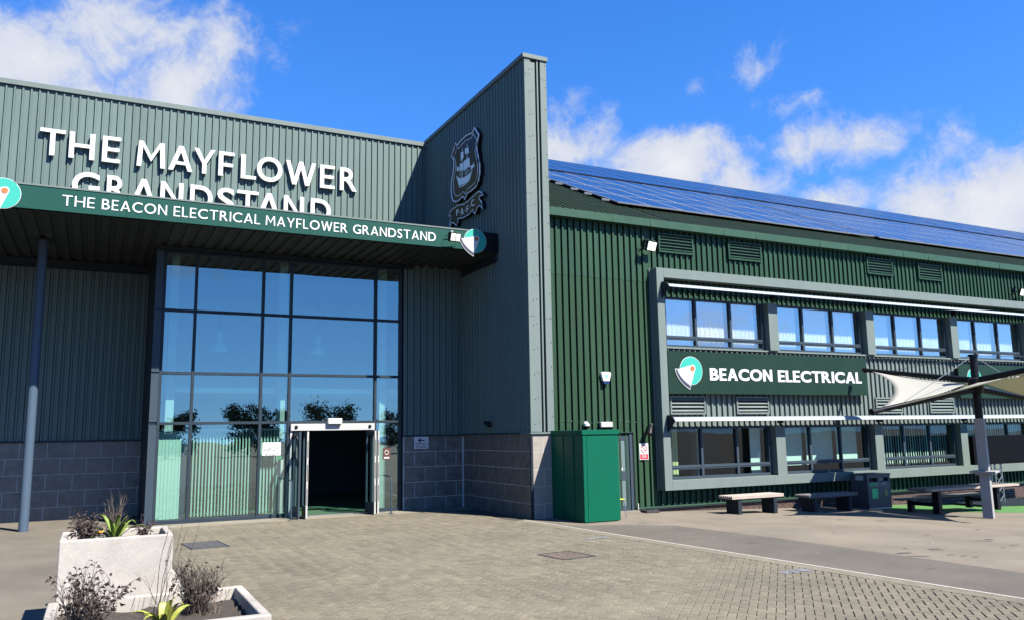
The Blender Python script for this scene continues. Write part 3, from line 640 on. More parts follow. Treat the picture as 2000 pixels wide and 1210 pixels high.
def leaf(x, y0, y1, lean, white_edge):
    t_ = .045; q_ = MB(); h0, h1 = .03, 2.21
    def bar(ya, yb, za, zb, mi): q_.hexa([(x + lean * (ya - y1) - t_ / 2, ya, za), (x + lean * (ya - y1) + t_ / 2, ya, za), (x + lean * (yb - y1) + t_ / 2, yb, za), (x + lean * (yb - y1) - t_ / 2, yb, za), (x + lean * (ya - y1) - t_ / 2, ya, zb), (x + lean * (ya - y1) + t_ / 2, ya, zb), (x + lean * (yb - y1) + t_ / 2, yb, zb), (x + lean * (yb - y1) - t_ / 2, yb, zb)], mi)
    bar(y0, y0 + .06, h0, h1, 0); bar(y1 - .06, y1, h0, h1, 0); bar(y0 + .06, y1 - .06, h0, h0 + .28, 0); bar(y0 + .06, y1 - .06, h1 - .12, h1, 0)
    if white_edge: bar(y0 - .014, y0 - .001, h0, h1, 1)
    lf = wpart(q_, 'door_leaf', [BLUEG, OFFW], dr)
    bpy.context.view_layer.update()
    g = MB().add([(x + lean * (y0 + .06 - y1), y0 + .06, h0 + .28), (x + lean * (-.06), y1 - .06, h0 + .28), (x + lean * (-.06), y1 - .06, h1 - .12), (x + lean * (y0 + .06 - y1), y0 + .06, h1 - .12)], [(0, 1, 2, 3)]).build('glass', GLASS2, None); under(g, lf)
    if white_edge:
        g = MB()
        for z in (.35, .95, 1.55): g.box(x + lean * (y0 - y1) - .008, x + lean * (y0 - y1) + .008, y0 - .018, y0 - .0145, z, z + .42)
        g = g.build('edge_seal', BLACK, None); under(g, lf)
leaf(dx0 + .10, YG - .85, YG - .10, .0, False); leaf(dx0 + .36, YG - .92, YG - .10, .10, True)
leaf(dx1 - .22, YG - .80, YG - .10, -.05, True); leaf(dx1 - .06, YG - .72, YG - .10, .02, True)
def rail(label, x, y):
    t = thing('guard_rail', label, 'guard rail', (x, y, 0), 'door guard rails')
    q_ = MB(); q_.tube([(0, 0, .012), (0, 0, .90), (0, .03, .955), (0, .08, .985), (0, YG - y - .06, .985)], .022, 10); q_.build('tube', BLUEG, t, smooth=True)
    q_ = MB(); q_.box(-.06, .06, -.09, .09, .002, .014); q_.build('foot_plate', BLUEG, t)
rail('grey tubular guard rail left of the open door', mx[3] - .06, YG - .88)
rail('grey tubular guard rail right of the open door', mx[4] + .26, YG - .70)
# blinds
BL = mat('blind_fabric', (.66, .70, .64), .8)
def blind(label, x0, x1, z0, z1, Y, n_, ang, group='vertical blinds', w=.095, matl=BL):
    t = thing('vertical_blind', label, 'blind', ((x0 + x1) / 2, Y, z0), group)
    box('head_rail', OFFW, t, x0, x1, Y - .03, Y + .03, z1, z1 + .05)
    for k in range(n_):
        x = x0 + (k + .5) * (x1 - x0) / n_; a = ang + random.uniform(-.08, .08); dx_, dy_ = math.cos(a) * w / 2, math.sin(a) * w / 2
        wpart(MB().extr([(x - dx_, Y - dy_, z0), (x + dx_, Y + dy_, z0), (x + dx_, Y + dy_, z1 - .005), (x - dx_, Y - dy_, z1 - .005)], (0, .003, 0)), 'slat', matl, t)
blind('closed pale vertical blind in the leftmost ground pane', mx[0] + .06, mx[1] - .05, .10, 2.22, YG + .25, 8, .12)
blind('half-open vertical blind in the wide pane left of the door', mx[1] + .08, mx[2] - .08, .12, 2.26, YG + .25, 19, 1.05)
blind('open vertical blind in the narrow pane beside the door', mx[2] + .07, mx[3] - .18, .12, 2.26, YG + .25, 6, .95)
def pendant(label, px, py):
    p_ = onY(px, py, 23.0); t = thing('pendant_lamp', label, 'lamp', p_, 'bell pendant lamps in the hall')
    q_ = MB(); q_.tube([(0, 0, -.26), (0, 0, -.22), (0, 0, -.08), (0, 0, 0), (0, 0, .02)], [.23, .23, .17, .08, .05], 22, cap=False); q_.build('shade', WHITE, t, smooth=True)
    q_ = MB(); q_.tube([(0, 0, .02), (0, 0, .30)], .085, 14); q_.build('gear_box', OFFW, t, smooth=True)
    q_ = MB(); q_.tube([(0, 0, .30), (0, 0, ZH - p_.z + .05)], .012, 6); q_.build('flex', BLACK, t)
pendant('bell pendant lamp behind the wide left glass pane', 429, 668); pendant('bell pendant lamp behind the wide right glass pane', 622, 675)
# small signs at the entrance
def plate_sign(name, label, cat, x0, x1, z0, z1, Y, matl, parts=()):
    t = thing(name, label, cat, ((x0 + x1) / 2, Y, z0)); box('plate', matl, t, x0, x1, Y - .006, Y, z0, z1); bpy.context.view_layer.update(); return t
a, b = onY(513, 863, YG - .012), onY(548, 888, YG - .012)
t = plate_sign('paper_sign', 'white paper sign reading hospitality entrance stuck on the glass', 'sign', a.x, b.x, b.z, a.z, YG - .012, WHITE)
GT = mat('grey_print', (.10, .10, .10), .7); w_ = b.x - a.x
word('HOSPITALITY', (t, GT), planeY(YG - .018), a.x + .04, b.x - .04, a.z - .24, a.z - .15, .002, .02); word('ENTRANCE', (t, GT), planeY(YG - .018), a.x + .07, b.x - .07, a.z - .37, a.z - .28, .002, .02)
a, b = onY(809, 852, YG - .045), onY(837, 875, YG - .045)
t = plate_sign('wall_sign', 'white sign with a left arrow on the dark stone tiles', 'sign', a.x, b.x, b.z, a.z, YG - .04, WHITE)
word('HOSPITALITY', (t, BLACK), planeY(YG - .046), a.x + .03, b.x - .03, b.z + .115, b.z + .165, .002, .02); word('ENTRANCE', (t, BLACK), planeY(YG - .046), a.x + .06, b.x - .06, b.z + .035, b.z + .085, .002, .02)
cx_, cz_ = (a.x + b.x) / 2, a.z - .10
q = MB().extr([(cx_ + u, YG - .046, cz_ + v) for u, v in ((-.11, 0), (-.03, .07), (-.01, .05), (-.045, .015), (.10, .015), (.10, -.015), (-.045, -.015), (-.01, -.05), (-.03, -.07))], (0, -.002, 0)); wpart(q, 'arrow', BLACK, t)
BRN = mat('brown_sign', (.10, .03, .015), .5)
a, b = onY(748, 874, YG - .012), onY(762, 896, YG - .012)
t = plate_sign('plaque', 'small brown plaque with a pale ring on the glass right of the door', 'plaque', a.x, b.x, b.z, a.z, YG - .012, BRN)
c_ = ((a.x + b.x) / 2, a.z - .12); q = MB().tube([(c_[0] + .055 * math.cos(k * .35), YG - .02, c_[1] + .055 * math.sin(k * .35)) for k in range(19)], .011, 5); wpart(q, 'ring', WHITE, t); wpart(MB().box(a.x + .03, b.x - .03, YG - .021, YG - .0185, b.z + .03, b.z + .07), 'caption_bar', WHITE, t)
GRN = mat('exit_green', (.01, .42, .13), .5)
a = onY(548, 894, YG + .12); t = thing('exit_button', 'small green exit release box beside the left door jamb', 'exit button', a)
box('case', GRN, t, a.x - .08, a.x + .05, a.y - .02, a.y + .03, a.z - .04, a.z + .05, bevel=.006); box('cover', WHITE, t, a.x - .055, a.x + .025, a.y - .024, a.y - .0205, a.z + .015, a.z + .03)

# ================================================================ floodlights, cameras
LIT = mat('lamp_glass', (1.2, 1.15, 1.0), .4)
def flood(label, c, yaw=.35, pitch=.9, s=.17, cable=True):
    t = thing('floodlight', label, 'floodlight', c, 'led floodlights', yaw)
    rx = Matrix.Rotation(pitch, 3, 'X')
    def ob(nm, matl, bx): 
        q_ = MB().box(*bx); q_.v = [tuple(rx @ Vector(v) + Vector((0, -.25, -.06))) for v in q_.v]; return q_.build(nm, matl, t, bevel=.004)
    ob('housing', BLACK, (-s, s, -.03, .03, -s * .75, s * .75))
    ob('lens', LIT, (-s * .86, -.008, -.036, -.031, -s * .6, s * .6)); ob('lens', LIT, (.008, s * .86, -.036, -.031, -s * .6, s * .6))
    q_ = MB(); q_.tube([(-s - .015, -.25, -.06), (-s - .02, -.05, .0), (s + .02, -.05, 0), (s + .015, -.25, -.06)], .012, 6); q_.box(-.05, .05, -.06, .0, -.05, .10); q_.build('bracket', BLACK, t)
    q_ = MB(); q_.tube([(0, -.045, .10), (0, -.06, .17)], .045, 10); q_.build('sensor', OFFW if not cable else BLACK, t)
    if cable:
        q_ = MB(); q_.tube([(-.05, -.03, 0), (-.2, -.02, -.12), (-.26, -.01, -.3), (-.27, 0, -.45)], .008, 5); q_.build('cable', BLACK, t)
    return t
p = onY(880, 466, YC - .03); flood('black floodlight mounted on the canopy fascia beside the logo', (p.x, YC - .03, p.z + .04), .1, .33, .16, False)
def cctv(label, c, rz=0):
    t = thing('bullet_camera', label, 'camera', c, None, rz)
    q_ = MB(); q_.tube([(.0, -.06, .03), (.0, -.06, -.04)], .05, 10); q_.tube([(0, 0, -.04), (0, -.12, -.05)], .018, 6); q_.build('bracket', BLACK, t)
    q_ = MB(); q_.tube([(-.10, -.13, .05), (.20, -.16, .02)], .062, 12); q_.build('housing', BLACK, t, smooth=True)
p = onX(960, 828, XT - .03); cctv('black bullet camera low on the wing wall cladding', (XT - .03, p.y, p.z), -PI / 2)

# ================================================================ grandstand building (right)
YW = 18.30; YF = 17.96
gs = thing('grandstand', 'long dark green clad grandstand with solar roof and framed windows', 'building', (20, YW, 0))
XE = 62.0
ZB = .09
GREENB = mat('green_cladding_older', (.032, .072, .040), .5, 0, .18, 1.1, streak=True, spec=.1)
clad_front('green_cladding', GREENB, gs, XR + .02, 13.62, ZB, 2.36, YW + .003, rib=.045, deep=.042, slot=.034, start=.105)
clad_front('green_cladding', GREENB, gs, XR + .02, 13.62, 2.34, 6.22, YW - .002, rib=.045, deep=.042, slot=.034, start=.105)
clad_front('green_cladding', GREEN, gs, XR + .02, 13.62, 6.18, 7.88, YW - .008, rib=.045, deep=.042, slot=.034, start=.105)
q = MB()      # chalky scuffs along the lap joint
for k in range(15):
    x_ = 10.36 + k * .2 + random.uniform(0, .03); q.add([(x_, YW - .0035, 2.345 + .03 * math.sin(k * .8)), (x_ + random.uniform(.07, .12), YW - .0035, 2.345 + .03 * math.sin(k * .8 + .6)), (x_ + .11, YW - .0035, 2.36 + .03 * math.sin(k * .8 + .6)), (x_ + .01, YW - .0035, 2.362 + .03 * math.sin(k * .8))], [(0, 1, 2, 3)])
o = wpart(q, 'chalk_scuff', mat('chalk', (.30, .36, .30), .9), gs); o['kind'] = 'stuff'
clad_front('green_cladding', GREEN, gs, 13.625, XE, 6.45, 7.88, YW, rib=.045, deep=.042, slot=.034, start=.10)
clad_front('green_cladding', GREEN, gs, 13.87, 44, 5.80, 6.26, YW - .02, rib=.045, deep=.042, slot=.034, start=.07)
clad_front('green_cladding', GREEN, gs, 13.64, 44, .10, .60, YW, rib=.045, deep=.042, slot=.034, start=.07)
clad_front('sage_cladding', SAGEF, gs, 13.87, 44, 2.19, 4.33, YW - .06, rib=.045, deep=.040, slot=.034, start=.07)
screws(gs, XR + .1, 13.5, (7.0, 6.25, 5.3, 4.6, 3.42, 2.2), YW, GUTG, prob=.8, off=.15); screws(gs, 13.7, 30, (6.95,), YW, GUTG, prob=.6, off=.15)
q = MB(); q.box(XR, 12.30, YW + .065, YW + .25, -.1, 7.9); q.box(12.30, 12.82, YW + .065, YW + .25, 2.03, 7.9); q.box(12.82, 13.9, YW + .065, YW + .25, -.1, 7.9); q.box(13.9, XE, YW + .065, YW + .25, 5.79, 7.9); q.box(13.9, XE, YW + .065, YW + .25, 2.17, 4.34); q.box(13.9, XE, YW + .065, YW + .25, -1.2, .8); q.box(44, XE, YW + .067, YW + .25, .8, 2.17); q.box(44, XE, YW + .067, YW + .25, 4.34, 5.79); wpart(q, 'backing_wall', DARK, gs)
box('base_drip', GUTG, gs, 12.86, XE, YW - .07, YW + .005, .055, .088)
q = MB().tube([(12.9, YW - .09, .03), (XE, YW - .09, .01)], .022, 8); wpart(q, 'conduit', BLACK, gs)
# rooms behind the windows
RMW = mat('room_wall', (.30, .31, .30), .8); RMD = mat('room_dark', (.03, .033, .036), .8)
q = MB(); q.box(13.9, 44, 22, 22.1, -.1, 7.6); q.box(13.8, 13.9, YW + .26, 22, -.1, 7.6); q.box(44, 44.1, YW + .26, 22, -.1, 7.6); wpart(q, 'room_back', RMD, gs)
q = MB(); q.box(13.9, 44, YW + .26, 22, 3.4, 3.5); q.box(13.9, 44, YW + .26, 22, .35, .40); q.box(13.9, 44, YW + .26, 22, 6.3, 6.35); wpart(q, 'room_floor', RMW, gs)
# brick plinth
box('brick_bed', MORT, gs, 12.9, XE, YW - .03, YW + .06, -.8, .055)
bme = bpy.data.meshes.new('brick'); q = MB().box(-.109, .109, -.012, .012, -.033, .033); bme.from_pydata(q.v, [], q.f); bme.update(); bme.materials.append(BRICK)
nb = 0; far = MB()
for r_ in range(9):
    z = .018 - r_ * .0765; x = 12.95 + (.1165 if r_ % 2 else 0)
    while x < 44:
        if z + .03 > gz(x):
            if nb < 300 and x < 27:
                o = put('brick', bme); o.location = (x + .115, YW - .034 + random.uniform(-.003, .003), z); under(o, gs); nb += 1
            else: far.box(x + .006, x + .224, YW - .046, YW - .022, z - .033, z + .033)
        x += .233
o = wpart(far, 'brickwork', BRICK, gs); o['kind'] = 'stuff'
# frame
q = MB(); q.box(13.616, 13.86, YF, YW + .0, .505, 6.545); q.box(13.862, 44, YF + .002, YW - .043, 6.28, 6.545); q.box(13.862, 44, YF + .002, YW - .043, .505, .765); q.box(13.575, 13.615, YW - .06, YW - .03, .50, 6.56)
wpart(q, 'window_surround', SAGEF, gs, bevel=.004)
BAYS = [(14.0 + 4.16 * k, 17.68 + 4.16 * k) for k in range(7)]
for k in range(7):
    xa = BAYS[k][1] + .03
    for z0_, z1_ in ((.768, 2.185), (4.385, 5.80)): box('pier', SAGEF, gs, xa, xa + .36, YF + .05, YW + .15, z0_, z1_)
box('pier', SAGEF, gs, 13.862, 13.99, YF + .24, YW + .15, .768, 2.185); box('pier', SAGEF, gs, 13.862, 13.99, YF + .24, YW + .15, 4.385, 5.80)
box('sill', SAGEF, gs, 13.862, 44, YF + .12, YW - .02, 4.335, 4.384, bevel=.004)
q = MB(); x = 13.98
while x < 32:
    q.tube([(x, YF + .10, 4.30), (x, YF + .10, 4.272)], .013, 5); x += .19
o = wpart(q, 'drip_studs', OFFW, gs); o['kind'] = 'stuff'
def window(k, z0, z1, zt, matl):
    xa, xb = BAYS[k]; Y0 = YW - .085; q_ = MB(); t1 = .075
    xm = [xa, xa + (xb - xa) * .305, xa + (xb - xa) * .655, xb]
    q_.box(xa, xb, Y0, Y0 + .09, z0, z0 + .07); q_.box(xa, xb, Y0, Y0 + .09, z1 - .06, z1); 
    for x in xm: c0 = min(max(x - t1 / 2, xa), xb - t1); q_.box(c0, c0 + t1, Y0 - .01, Y0 + .088, z0 + .0701, z1 - .0601)
    for i in range(3):
        u, v = (xm[i] + t1 / 2 if i else xa + t1), (xm[i + 1] - t1 / 2 if i < 2 else xb - t1)
        q_.box(u, v, Y0 + .002, Y0 + .086, zt - .055, zt + .055); q_.box(u, v, Y0 - .012, Y0 + .0015, zt - .012, zt + .012)
    w_ = wpart(q_, 'window', BLUEG, gs, bevel=.003); bpy.context.view_layer.update()
    for i in range(3):
        u, v = (xm[i] + t1 / 2 if i else xa + t1), (xm[i + 1] - t1 / 2 if i < 2 else xb - t1)
        pane(u, v, zt + .055, z1 - .06, Y0 + .05, w_, matl); pane(u, v, z0 + .07, zt - .055, Y0 + .05, w_, matl)
    return xm
CURT = mat('net_curtain', (1.4, 1.4, 1.36), .85); YEL = mat('yellow_blind', (.55, .50, .24), .8); MINT = mat('roller_blind', (.62, .66, .60), .85)
def curtain(label, x0, x1, z0, z1, Y, matl=CURT, folds=26, amp=.018):
    n_ = folds * 4; mb_ = MB(); ph = random.uniform(0, 6)
    prof = [(x0 + (x1 - x0) * i / n_, Y + amp * math.sin(i * PI / 2 * .93 + ph) + amp * .6 * math.sin(i * .37 + ph), z0) for i in range(n_ + 1)]
    mb_.sheet(prof, (0, 0, z1 - z0)); o = mb_.build('curtain', matl, None, smooth=False); return tag(o, label, 'curtain', 'curtains behind the upper windows')
ordn = ['first', 'second', 'third', 'fourth', 'fifth', 'sixth', 'seventh']
for k in range(5):
    xm = window(k, 4.385, 5.795, 4.66, GLASS3); window(k, .768, 2.18, 1.085, GLASS2)
    for i in range(3):
        if k == 4 and i: break
        side = ('left', 'middle', 'right')[i]
        curtain('white net curtain behind the %s pane of the %s upper window from the wing wall' % (side, ordn[k]), xm[i] + (.06 if i else .10), xm[i + 1] - (.12 if i < 2 else .22), 4.46, 5.78, YW + random.uniform(.045, .12), amp=.016)
# lower window dressings
xa, xb = BAYS[0]
blind('yellowish vertical blind at the left of the first lower window', xa + .08, xa + .5, .80, 2.1, YW + .2, 5, .25, 'lower window blinds', .095, YEL)
t = thing('blind_stack', 'pale gathered blind at the right of the first lower window', 'blind', (xb - .4, YW + .2, .8)); box('panel', MINT, t, xb - .55, xb - .15, YW + .18, YW + .21, .82, 2.12)
box('room_column', RMW, gs, xa + 1.75, xa + 2.0, YW + .9, YW + 1.15, .41, 3.39)
xa, xb = BAYS[1]; xm = [xa, xa + (xb - xa) * .305, xa + (xb - xa) * .655, xb]
for i in range(3):
    t = thing('roller_blind', 'pale roller blind behind the %s pane of the second lower window' % ('left', 'middle', 'right')[i], 'blind', (xm[i] + .5, YW + .2, 1), 'lower window blinds')
    wpart(MB().sheet([(xm[i] + .06, YW + .16, 1.0 + .08 * (i == 2)), (xm[i + 1] - (.10 if i < 2 else .3), YW + .165, 1.0 + .02 * i)], (0, .004, 1.12)), 'fabric', MINT, t)
    q = MB().tube([(xm[i] + .05, YW + .16, 2.13), (xm[i + 1] - .08, YW + .16, 2.13)], .03, 8); wpart(q, 'roller', OFFW, t)
xa, xb = BAYS[2]; blind('half-open vertical blind across the third lower window', xa + .08, xb - .1, .86, 2.12, YW + .18, 30, .45, 'lower window blinds', .1)
xa, xb = BAYS[3]; blind('pale vertical blind in the fourth lower window behind the screen', xa + .08, xb - .1, .86, 2.12, YW + .18, 28, .2, 'lower window blinds', .1)
# awnings: curved white sun-shades over each bay
def awning(k, z, parent):
    xa = 13.79 if k == 0 else BAYS[k - 1][1] + .17; xb = BAYS[k][1] + .16
    pr = [(YF + .06, z + .105), (YF - .08, z + .122), (YF - .20, z + .10), (YF - .29, z + .052), (YF - .335, z), (YF - .325, z - .012), (YF - .28, z + .034), (YF - .19, z + .078), (YF - .08, z + .10), (YF + .06, z + .082)]
    wpart(MB().extr([(xa, y, zz) for y, zz in pr], (xb - xa, 0, 0)), 'awning', AWN, parent)
    if k == 0:
        pe = [(YF + .06, z + .165), (YF - .10, z + .175), (YF - .25, z + .12), (YF - .35, z - .005), (YF - .30, z - .03), (YF + .06, z - .35)]
        wpart(MB().extr([(xa - .028, y, zz) for y, zz in pe], (.025, 0, 0)), 'awning_end', DARK, parent)
    q_ = MB().box(xb - .03, xb + .03, YF - .12, YF + .07, z - .08, z + .09); q_.tube([(xb, YF + .02, z - .10), (xb + .09, YF - .02, z - .15)], .03, 6); wpart(q_, 'awning_bracket', BLACK, parent)
for k in range(7):
    awning(k, 5.97, gs); awning(k, 2.33, gs)
# louvre vents
def vent(x0, x1, z0, z1, Y, matl, nsl):
    q_ = MB(); b = .05; q_.box(x0, x1, Y - .05, Y, z0, z0 + b); q_.box(x0, x1, Y - .05, Y, z1 - b, z1); q_.box(x0, x0 + b, Y - .049, Y, z0 + b, z1 - b); q_.box(x1 - b, x1, Y - .049, Y, z0 + b, z1 - b)
    v = wpart(q_, 'vent', matl, gs, bevel=.003); bpy.context.view_layer.update()
    q_ = MB().box(x0 + b, x1 - b, Y - .004, Y + .004, z0 + b, z1 - b); under(q_.build('vent_back', BLACK, None), v)
    for i in range(nsl):
        z = z0 + b + (i + .35) * (z1 - z0 - 2 * b) / nsl; h_ = (z1 - z0 - 2 * b) / nsl * (.28 if nsl == 5 else .36)
        s_ = MB().extr([(x0 + b, Y - .046, z), (x0 + b, Y - .008, z + h_), (x0 + b, Y - .008, z + h_ + .012), (x0 + b, Y - .046, z + .012)], (x1 - x0 - 2 * b, 0, 0)).build('slat', matl, None); under(s_, v)
for x0_, x1_ in ((13.93, 15.17), (16.48, 17.78), (22.38, 23.62), (24.90, 26.14)): vent(x0_, x1_, 7.06, 7.62, YW - .045, GREEN, 5)
for x0_, x1_ in ((14.05, 15.28), (16.42, 17.66), (22.2, 23.44), (24.8, 26.05)): vent(x0_, x1_, 2.52, 3.03, YW - .103, SAGEF, 4)
# boards
bd = thing('sign_board', 'dark green board reading BEACON ELECTRICAL between the window rows', 'sign', (17.8, YF, 3.6))
box('board', BOARD, bd, 13.90, 21.70, YF + .03, YF + .06, 3.08, 4.255, bevel=.004); box('packer', DARK, bd, 14.0, 21.6, YF + .061, YF + .235, 3.25, 4.1)
M = planeY(YF + .03)
word('BEACON', (bd, WHITE), M, 15.34, 17.68, 3.465, 3.81, .012, .062, .07); word('ELECTRICAL', (bd, WHITE), M, 17.90, 21.42, 3.455, 3.80, .012, .062, .07)
logo('logo_sign', 'round teal logo on the BEACON ELECTRICAL board', 14.68, 3.72, .385, YF + .029)
bd = thing('sign_board', 'dark green board reading THE HOME partly behind the shade mast', 'sign', (30, YF, 3.6))
box('board', BOARD, bd, 26.18, 37, YF + .03, YF + .06, 3.02, 4.18, bevel=.004); box('packer', DARK, bd, 26.3, 36.9, YF + .061, YF + .235, 3.2, 4.05)
a = onY(1929, 730, YF + .03); b = onY(1957, 733, YF + .03)
word('THE', (bd, WHITE), M, a.x, b.x, 3.47, 3.82, .012, .062, .07); word('HOME', (bd, WHITE), M, b.x + .3, b.x + 1.9, 3.47, 3.82, .012, .062, .07)
logo('logo_sign', 'round teal logo behind the shade mast on the right board', onY(1904, 735, YF).x, 3.66, .385, YF + .029)
# gutter and roof
YGU = 18.05
q = MB(); q.extr([(XR - .05, YGU, 7.72), (XR - .05, YGU - .01, 7.93), (XR - .05, YGU + .02, 7.93), (XR - .05, YGU + .03, 7.75), (XR - .05, YW, 7.75), (XR - .05, YW, 7.72)], (XE, 0, 0)); wpart(q, 'gutter', GUTG, gs)
for k in range(16): x = 12.3 + k * 1.95 - (k % 2) * .7; box('gutter_joint', GUTG, gs, x, x + .05, YGU - .016, YGU + .0, 7.715, 7.94)
TH = math.radians(25.1); RS = Vector((0, math.cos(TH), math.sin(TH))); RNm = Vector((0, -math.sin(TH), math.cos(TH)))
R0 = Vector((0, YGU + .03, 7.90)); SL = 18.3
ROOFM = mat('roof_sheet', (.048, .074, .046), .6, 0, .15, 1.2, spec=.1)
prof = [Vector((a_, 0, 0)) + R0 + RNm * d_ for a_, d_ in ribs_profile(XR - .1, 14.3, .2, .05, .04)]
wpart(MB().sheet(prof, RS * 7.6), 'roof', ROOFM, gs)
prof = [Vector((a_, 0, 0)) + R0 + RNm * d_ for a_, d_ in ribs_profile(14.3, 56, .2, .05, .04)]
rf = wpart(MB().sheet(prof, RS * SL), 'roof', ROOFM, gs)
q = MB(); q.extr([Vector((14.3, 0, 0)) + R0 + RS * s_ + RNm * n_ for s_, n_ in ((SL - .3, .05), (SL + .05, .09), (SL + .05, -.2), (SL - .3, -.02))], (90, 0, 0)); wpart(q, 'ridge', ROOFM, gs)
q = MB().sheet([Vector((56, 0, 0)) + R0, Vector((110, 0, 0)) + R0], RS * SL); wpart(q, 'roof', ROOFM, gs)
q = MB().sheet([Vector((14.3, 0, 0)) + R0 + RS * SL, Vector((110, 0, 0)) + R0 + RS * SL], (0, 14, -6)); wpart(q, 'roof', ROOFM, gs)
bpy.context.view_layer.update()
CELLM = mat('solar_cell', (.012, .028, .085), .16, 0, .15, 3, spec=.28); PFW = mat('panel_frame', (.36, .38, .40), .4, .1); PFD = mat('panel_frame_dark', (.03, .05, .12), .3)
def panel_mesh(w, h, fm, t=.018):
    q_ = MB(); b = t
    q_.add([(0, 0, 0), (w, 0, 0), (w, h, 0), (0, h, 0), (b, b, 0), (w - b, b, 0), (w - b, h - b, 0), (b, h - b, 0), (0, 0, -.04), (w, 0, -.04), (w, h, -.04), (0, h, -.04)], [(0, 1, 5, 4), (1, 2, 6, 5), (2, 3, 7, 6), (3, 0, 4, 7), (1, 0, 8, 9), (2, 1, 9, 10), (3, 2, 10, 11), (0, 3, 11, 8)], 0)
    q_.add([(b, b, -.003), (w - b, b, -.003), (w - b, h - b, -.003), (b, h - b, -.003)], [(0, 1, 2, 3)], 1)
    me = bpy.data.meshes.new('solar_panel'); me.from_pydata(q_.v, [], q_.f); me.materials.append(fm); me.materials.append(CELLM); me.polygons.foreach_set('material_index', q_.m); me.update(); return me
PMW = panel_mesh(1.235, 1.985, PFW, .030); PMD = panel_mesh(1.235, 1.985, PFD, .022)
RX = Matrix((EX, RS, RNm)).transposed().to_4x4()
def place_panel(me, x, s_, lift):
    o = put('solar_panel', me); mm = RX.copy(); mm.translation = Vector((x, 0, 0)) + R0 + RS * s_ + RNm * (lift + random.uniform(-.004, .004)); o.matrix_world = mm; o.parent = rf; o.matrix_parent_inverse = rf.matrix_world.inverted()
S0 = 2.15
for r_ in range(4):
    for k in range(38): place_panel(PMW, 13.8 + k * 1.25 + (.25 if k >= 9 else 0) + (.25 if k >= 21 else 0), S0 + r_ * 2.0, .17)
for r_ in range(3):
    for k in range(48): place_panel(PMD, 14.5 + k * 1.25 + (.2 if k >= 26 else 0), S0 + 9.15 + r_ * 2.0, .15)
q = MB()
for r_ in range(4):
    for e in (.45, 1.55):
        a_ = Vector((13.52, 0, 0)) + R0 + RS * (S0 + r_ * 2.0 + e) + RNm * .10
        q.hexa([a_, a_ + EX * .3, a_ + EX * .3 + RS * .06, a_ + RS * .06, a_ + RNm * .05, a_ + EX * .3 + RNm * .05, a_ + EX * .3 + RS * .06 + RNm * .05, a_ + RS * .06 + RNm * .05])
wpart(q, 'panel_rail', PFW, rf)
# fittings on the green wall
p = onY(1258, 480, YW - .05); flood('black floodlight high on the green wall above the window surround', (p.x, YW - .045, p.z), .25, .33, .2)
p = onY(1996, 572, YF); flood('black floodlight at the right edge above the window surround', (p.x, YW - .045, p.z + .1), .25, .33, .2)
al = thing('alarm_box', 'white alarm box with blue base on the green wall', 'alarm box', (12.0, YW, 3.5))
q = MB().extr([(12.0 + a_, YW - .045, 3.50 + b_) for a_, b_ in ((-.10, -.10), (.10, -.10), (.155, .10), (.13, .15), (-.13, .15), (-.155, .10))], (0, -.09, 0)); wpart(q, 'case', WHITE, al, bevel=.012)
wpart(MB().extr([(12.0 + a_, YW - .045, 3.50 + b_) for a_, b_ in ((-.085, -.16), (.085, -.16), (.10, -.102), (-.10, -.102))], (0, -.085, 0)), 'strobe', mat('strobe_blue', (.01, .02, .10), .2), al)
wpart(MB().tube([(12.0, YW - .135, 3.54), (12.0, YW - .139, 3.54)], .05, 14), 'badge', mat('badge_blue', (.2, .55, .65), .5), al)
dm = thing('dome_camera', 'white dome camera just above the green cabinet', 'camera', (11.36, YW, 2.25))
q = MB(); q.tube([(11.36, YW - .04, 2.30), (11.36, YW - .10, 2.30)], .06, 14); q.tube([(11.36, YW - .09, 2.30), (11.36, YW - .09, 2.24)], [.09, .085], 18); wpart(q, 'body', WHITE, dm, smooth=True)
q = MB(); q.tube([(11.38, YW - .10, 2.24), (11.38, YW - .12, 2.21), (11.38, YW - .13, 2.185)], [.07, .055, .015], 16); wpart(q, 'dome', BLACK, dm, smooth=True)
wl = thing('wall_light', 'cream rectangular bulkhead light over the grey side door', 'light', (11.97, YW, 2.27)); box('body', OFFW, wl, 11.79, 12.16, YW - .13, YW - .044, 2.20, 2.34, bevel=.012); box('back_plate', DARK, wl, 11.77, 12.18, YW - .0435, YW - .035, 2.19, 2.35)
sp = thing('wall_speaker', 'black adjustable speaker beside the window surround', 'lamp', (13.34, YW, 2.2))  # black wall speaker, gives no light
q = MB().tube([(13.40, YW - .05, 2.24), (13.40, YW - .14, 2.25)], .05, 10); wpart(q, 'mount', GUTG, sp)
q = MB().tube([(13.38, YW - .14, 2.24), (13.30, YW - .2, 2.12), (13.24, YW - .24, 2.0)], [.05, .075, .085], 12); wpart(q, 'head', BLACK, sp, smooth=True)
ps = thing('prohibition_sign', 'white sign with red barred circle next to the side door', 'sign', (13.17, YW, 1.5))
box('plate', WHITE, ps, 13.03, 13.32, YW - .052, YW - .044, 1.33, 1.76); RED = mat('sign_red', (.55, .02, .03), .45)
box('red_panel', RED, ps, 13.045, 13.305, YW - .055, YW - .0525, 1.345, 1.475)
q = MB(); q.tube([(13.175 + .095 * math.cos(k * PI / 12), YW - .055, 1.62 + .095 * math.sin(k * PI / 12)) for k in range(25)], .011, 5); q.tube([(13.175 - .065, YW - .055, 1.685), (13.175 + .065, YW - .055, 1.555)], .010, 5); wpart(q, 'barred_circle', RED, ps)
q = MB()
for z in (1.445, 1.412, 1.38): q.box(13.10, 13.25, YW - .0565, YW - .0552, z, z + .009)
wpart(q, 'caption', WHITE, ps)
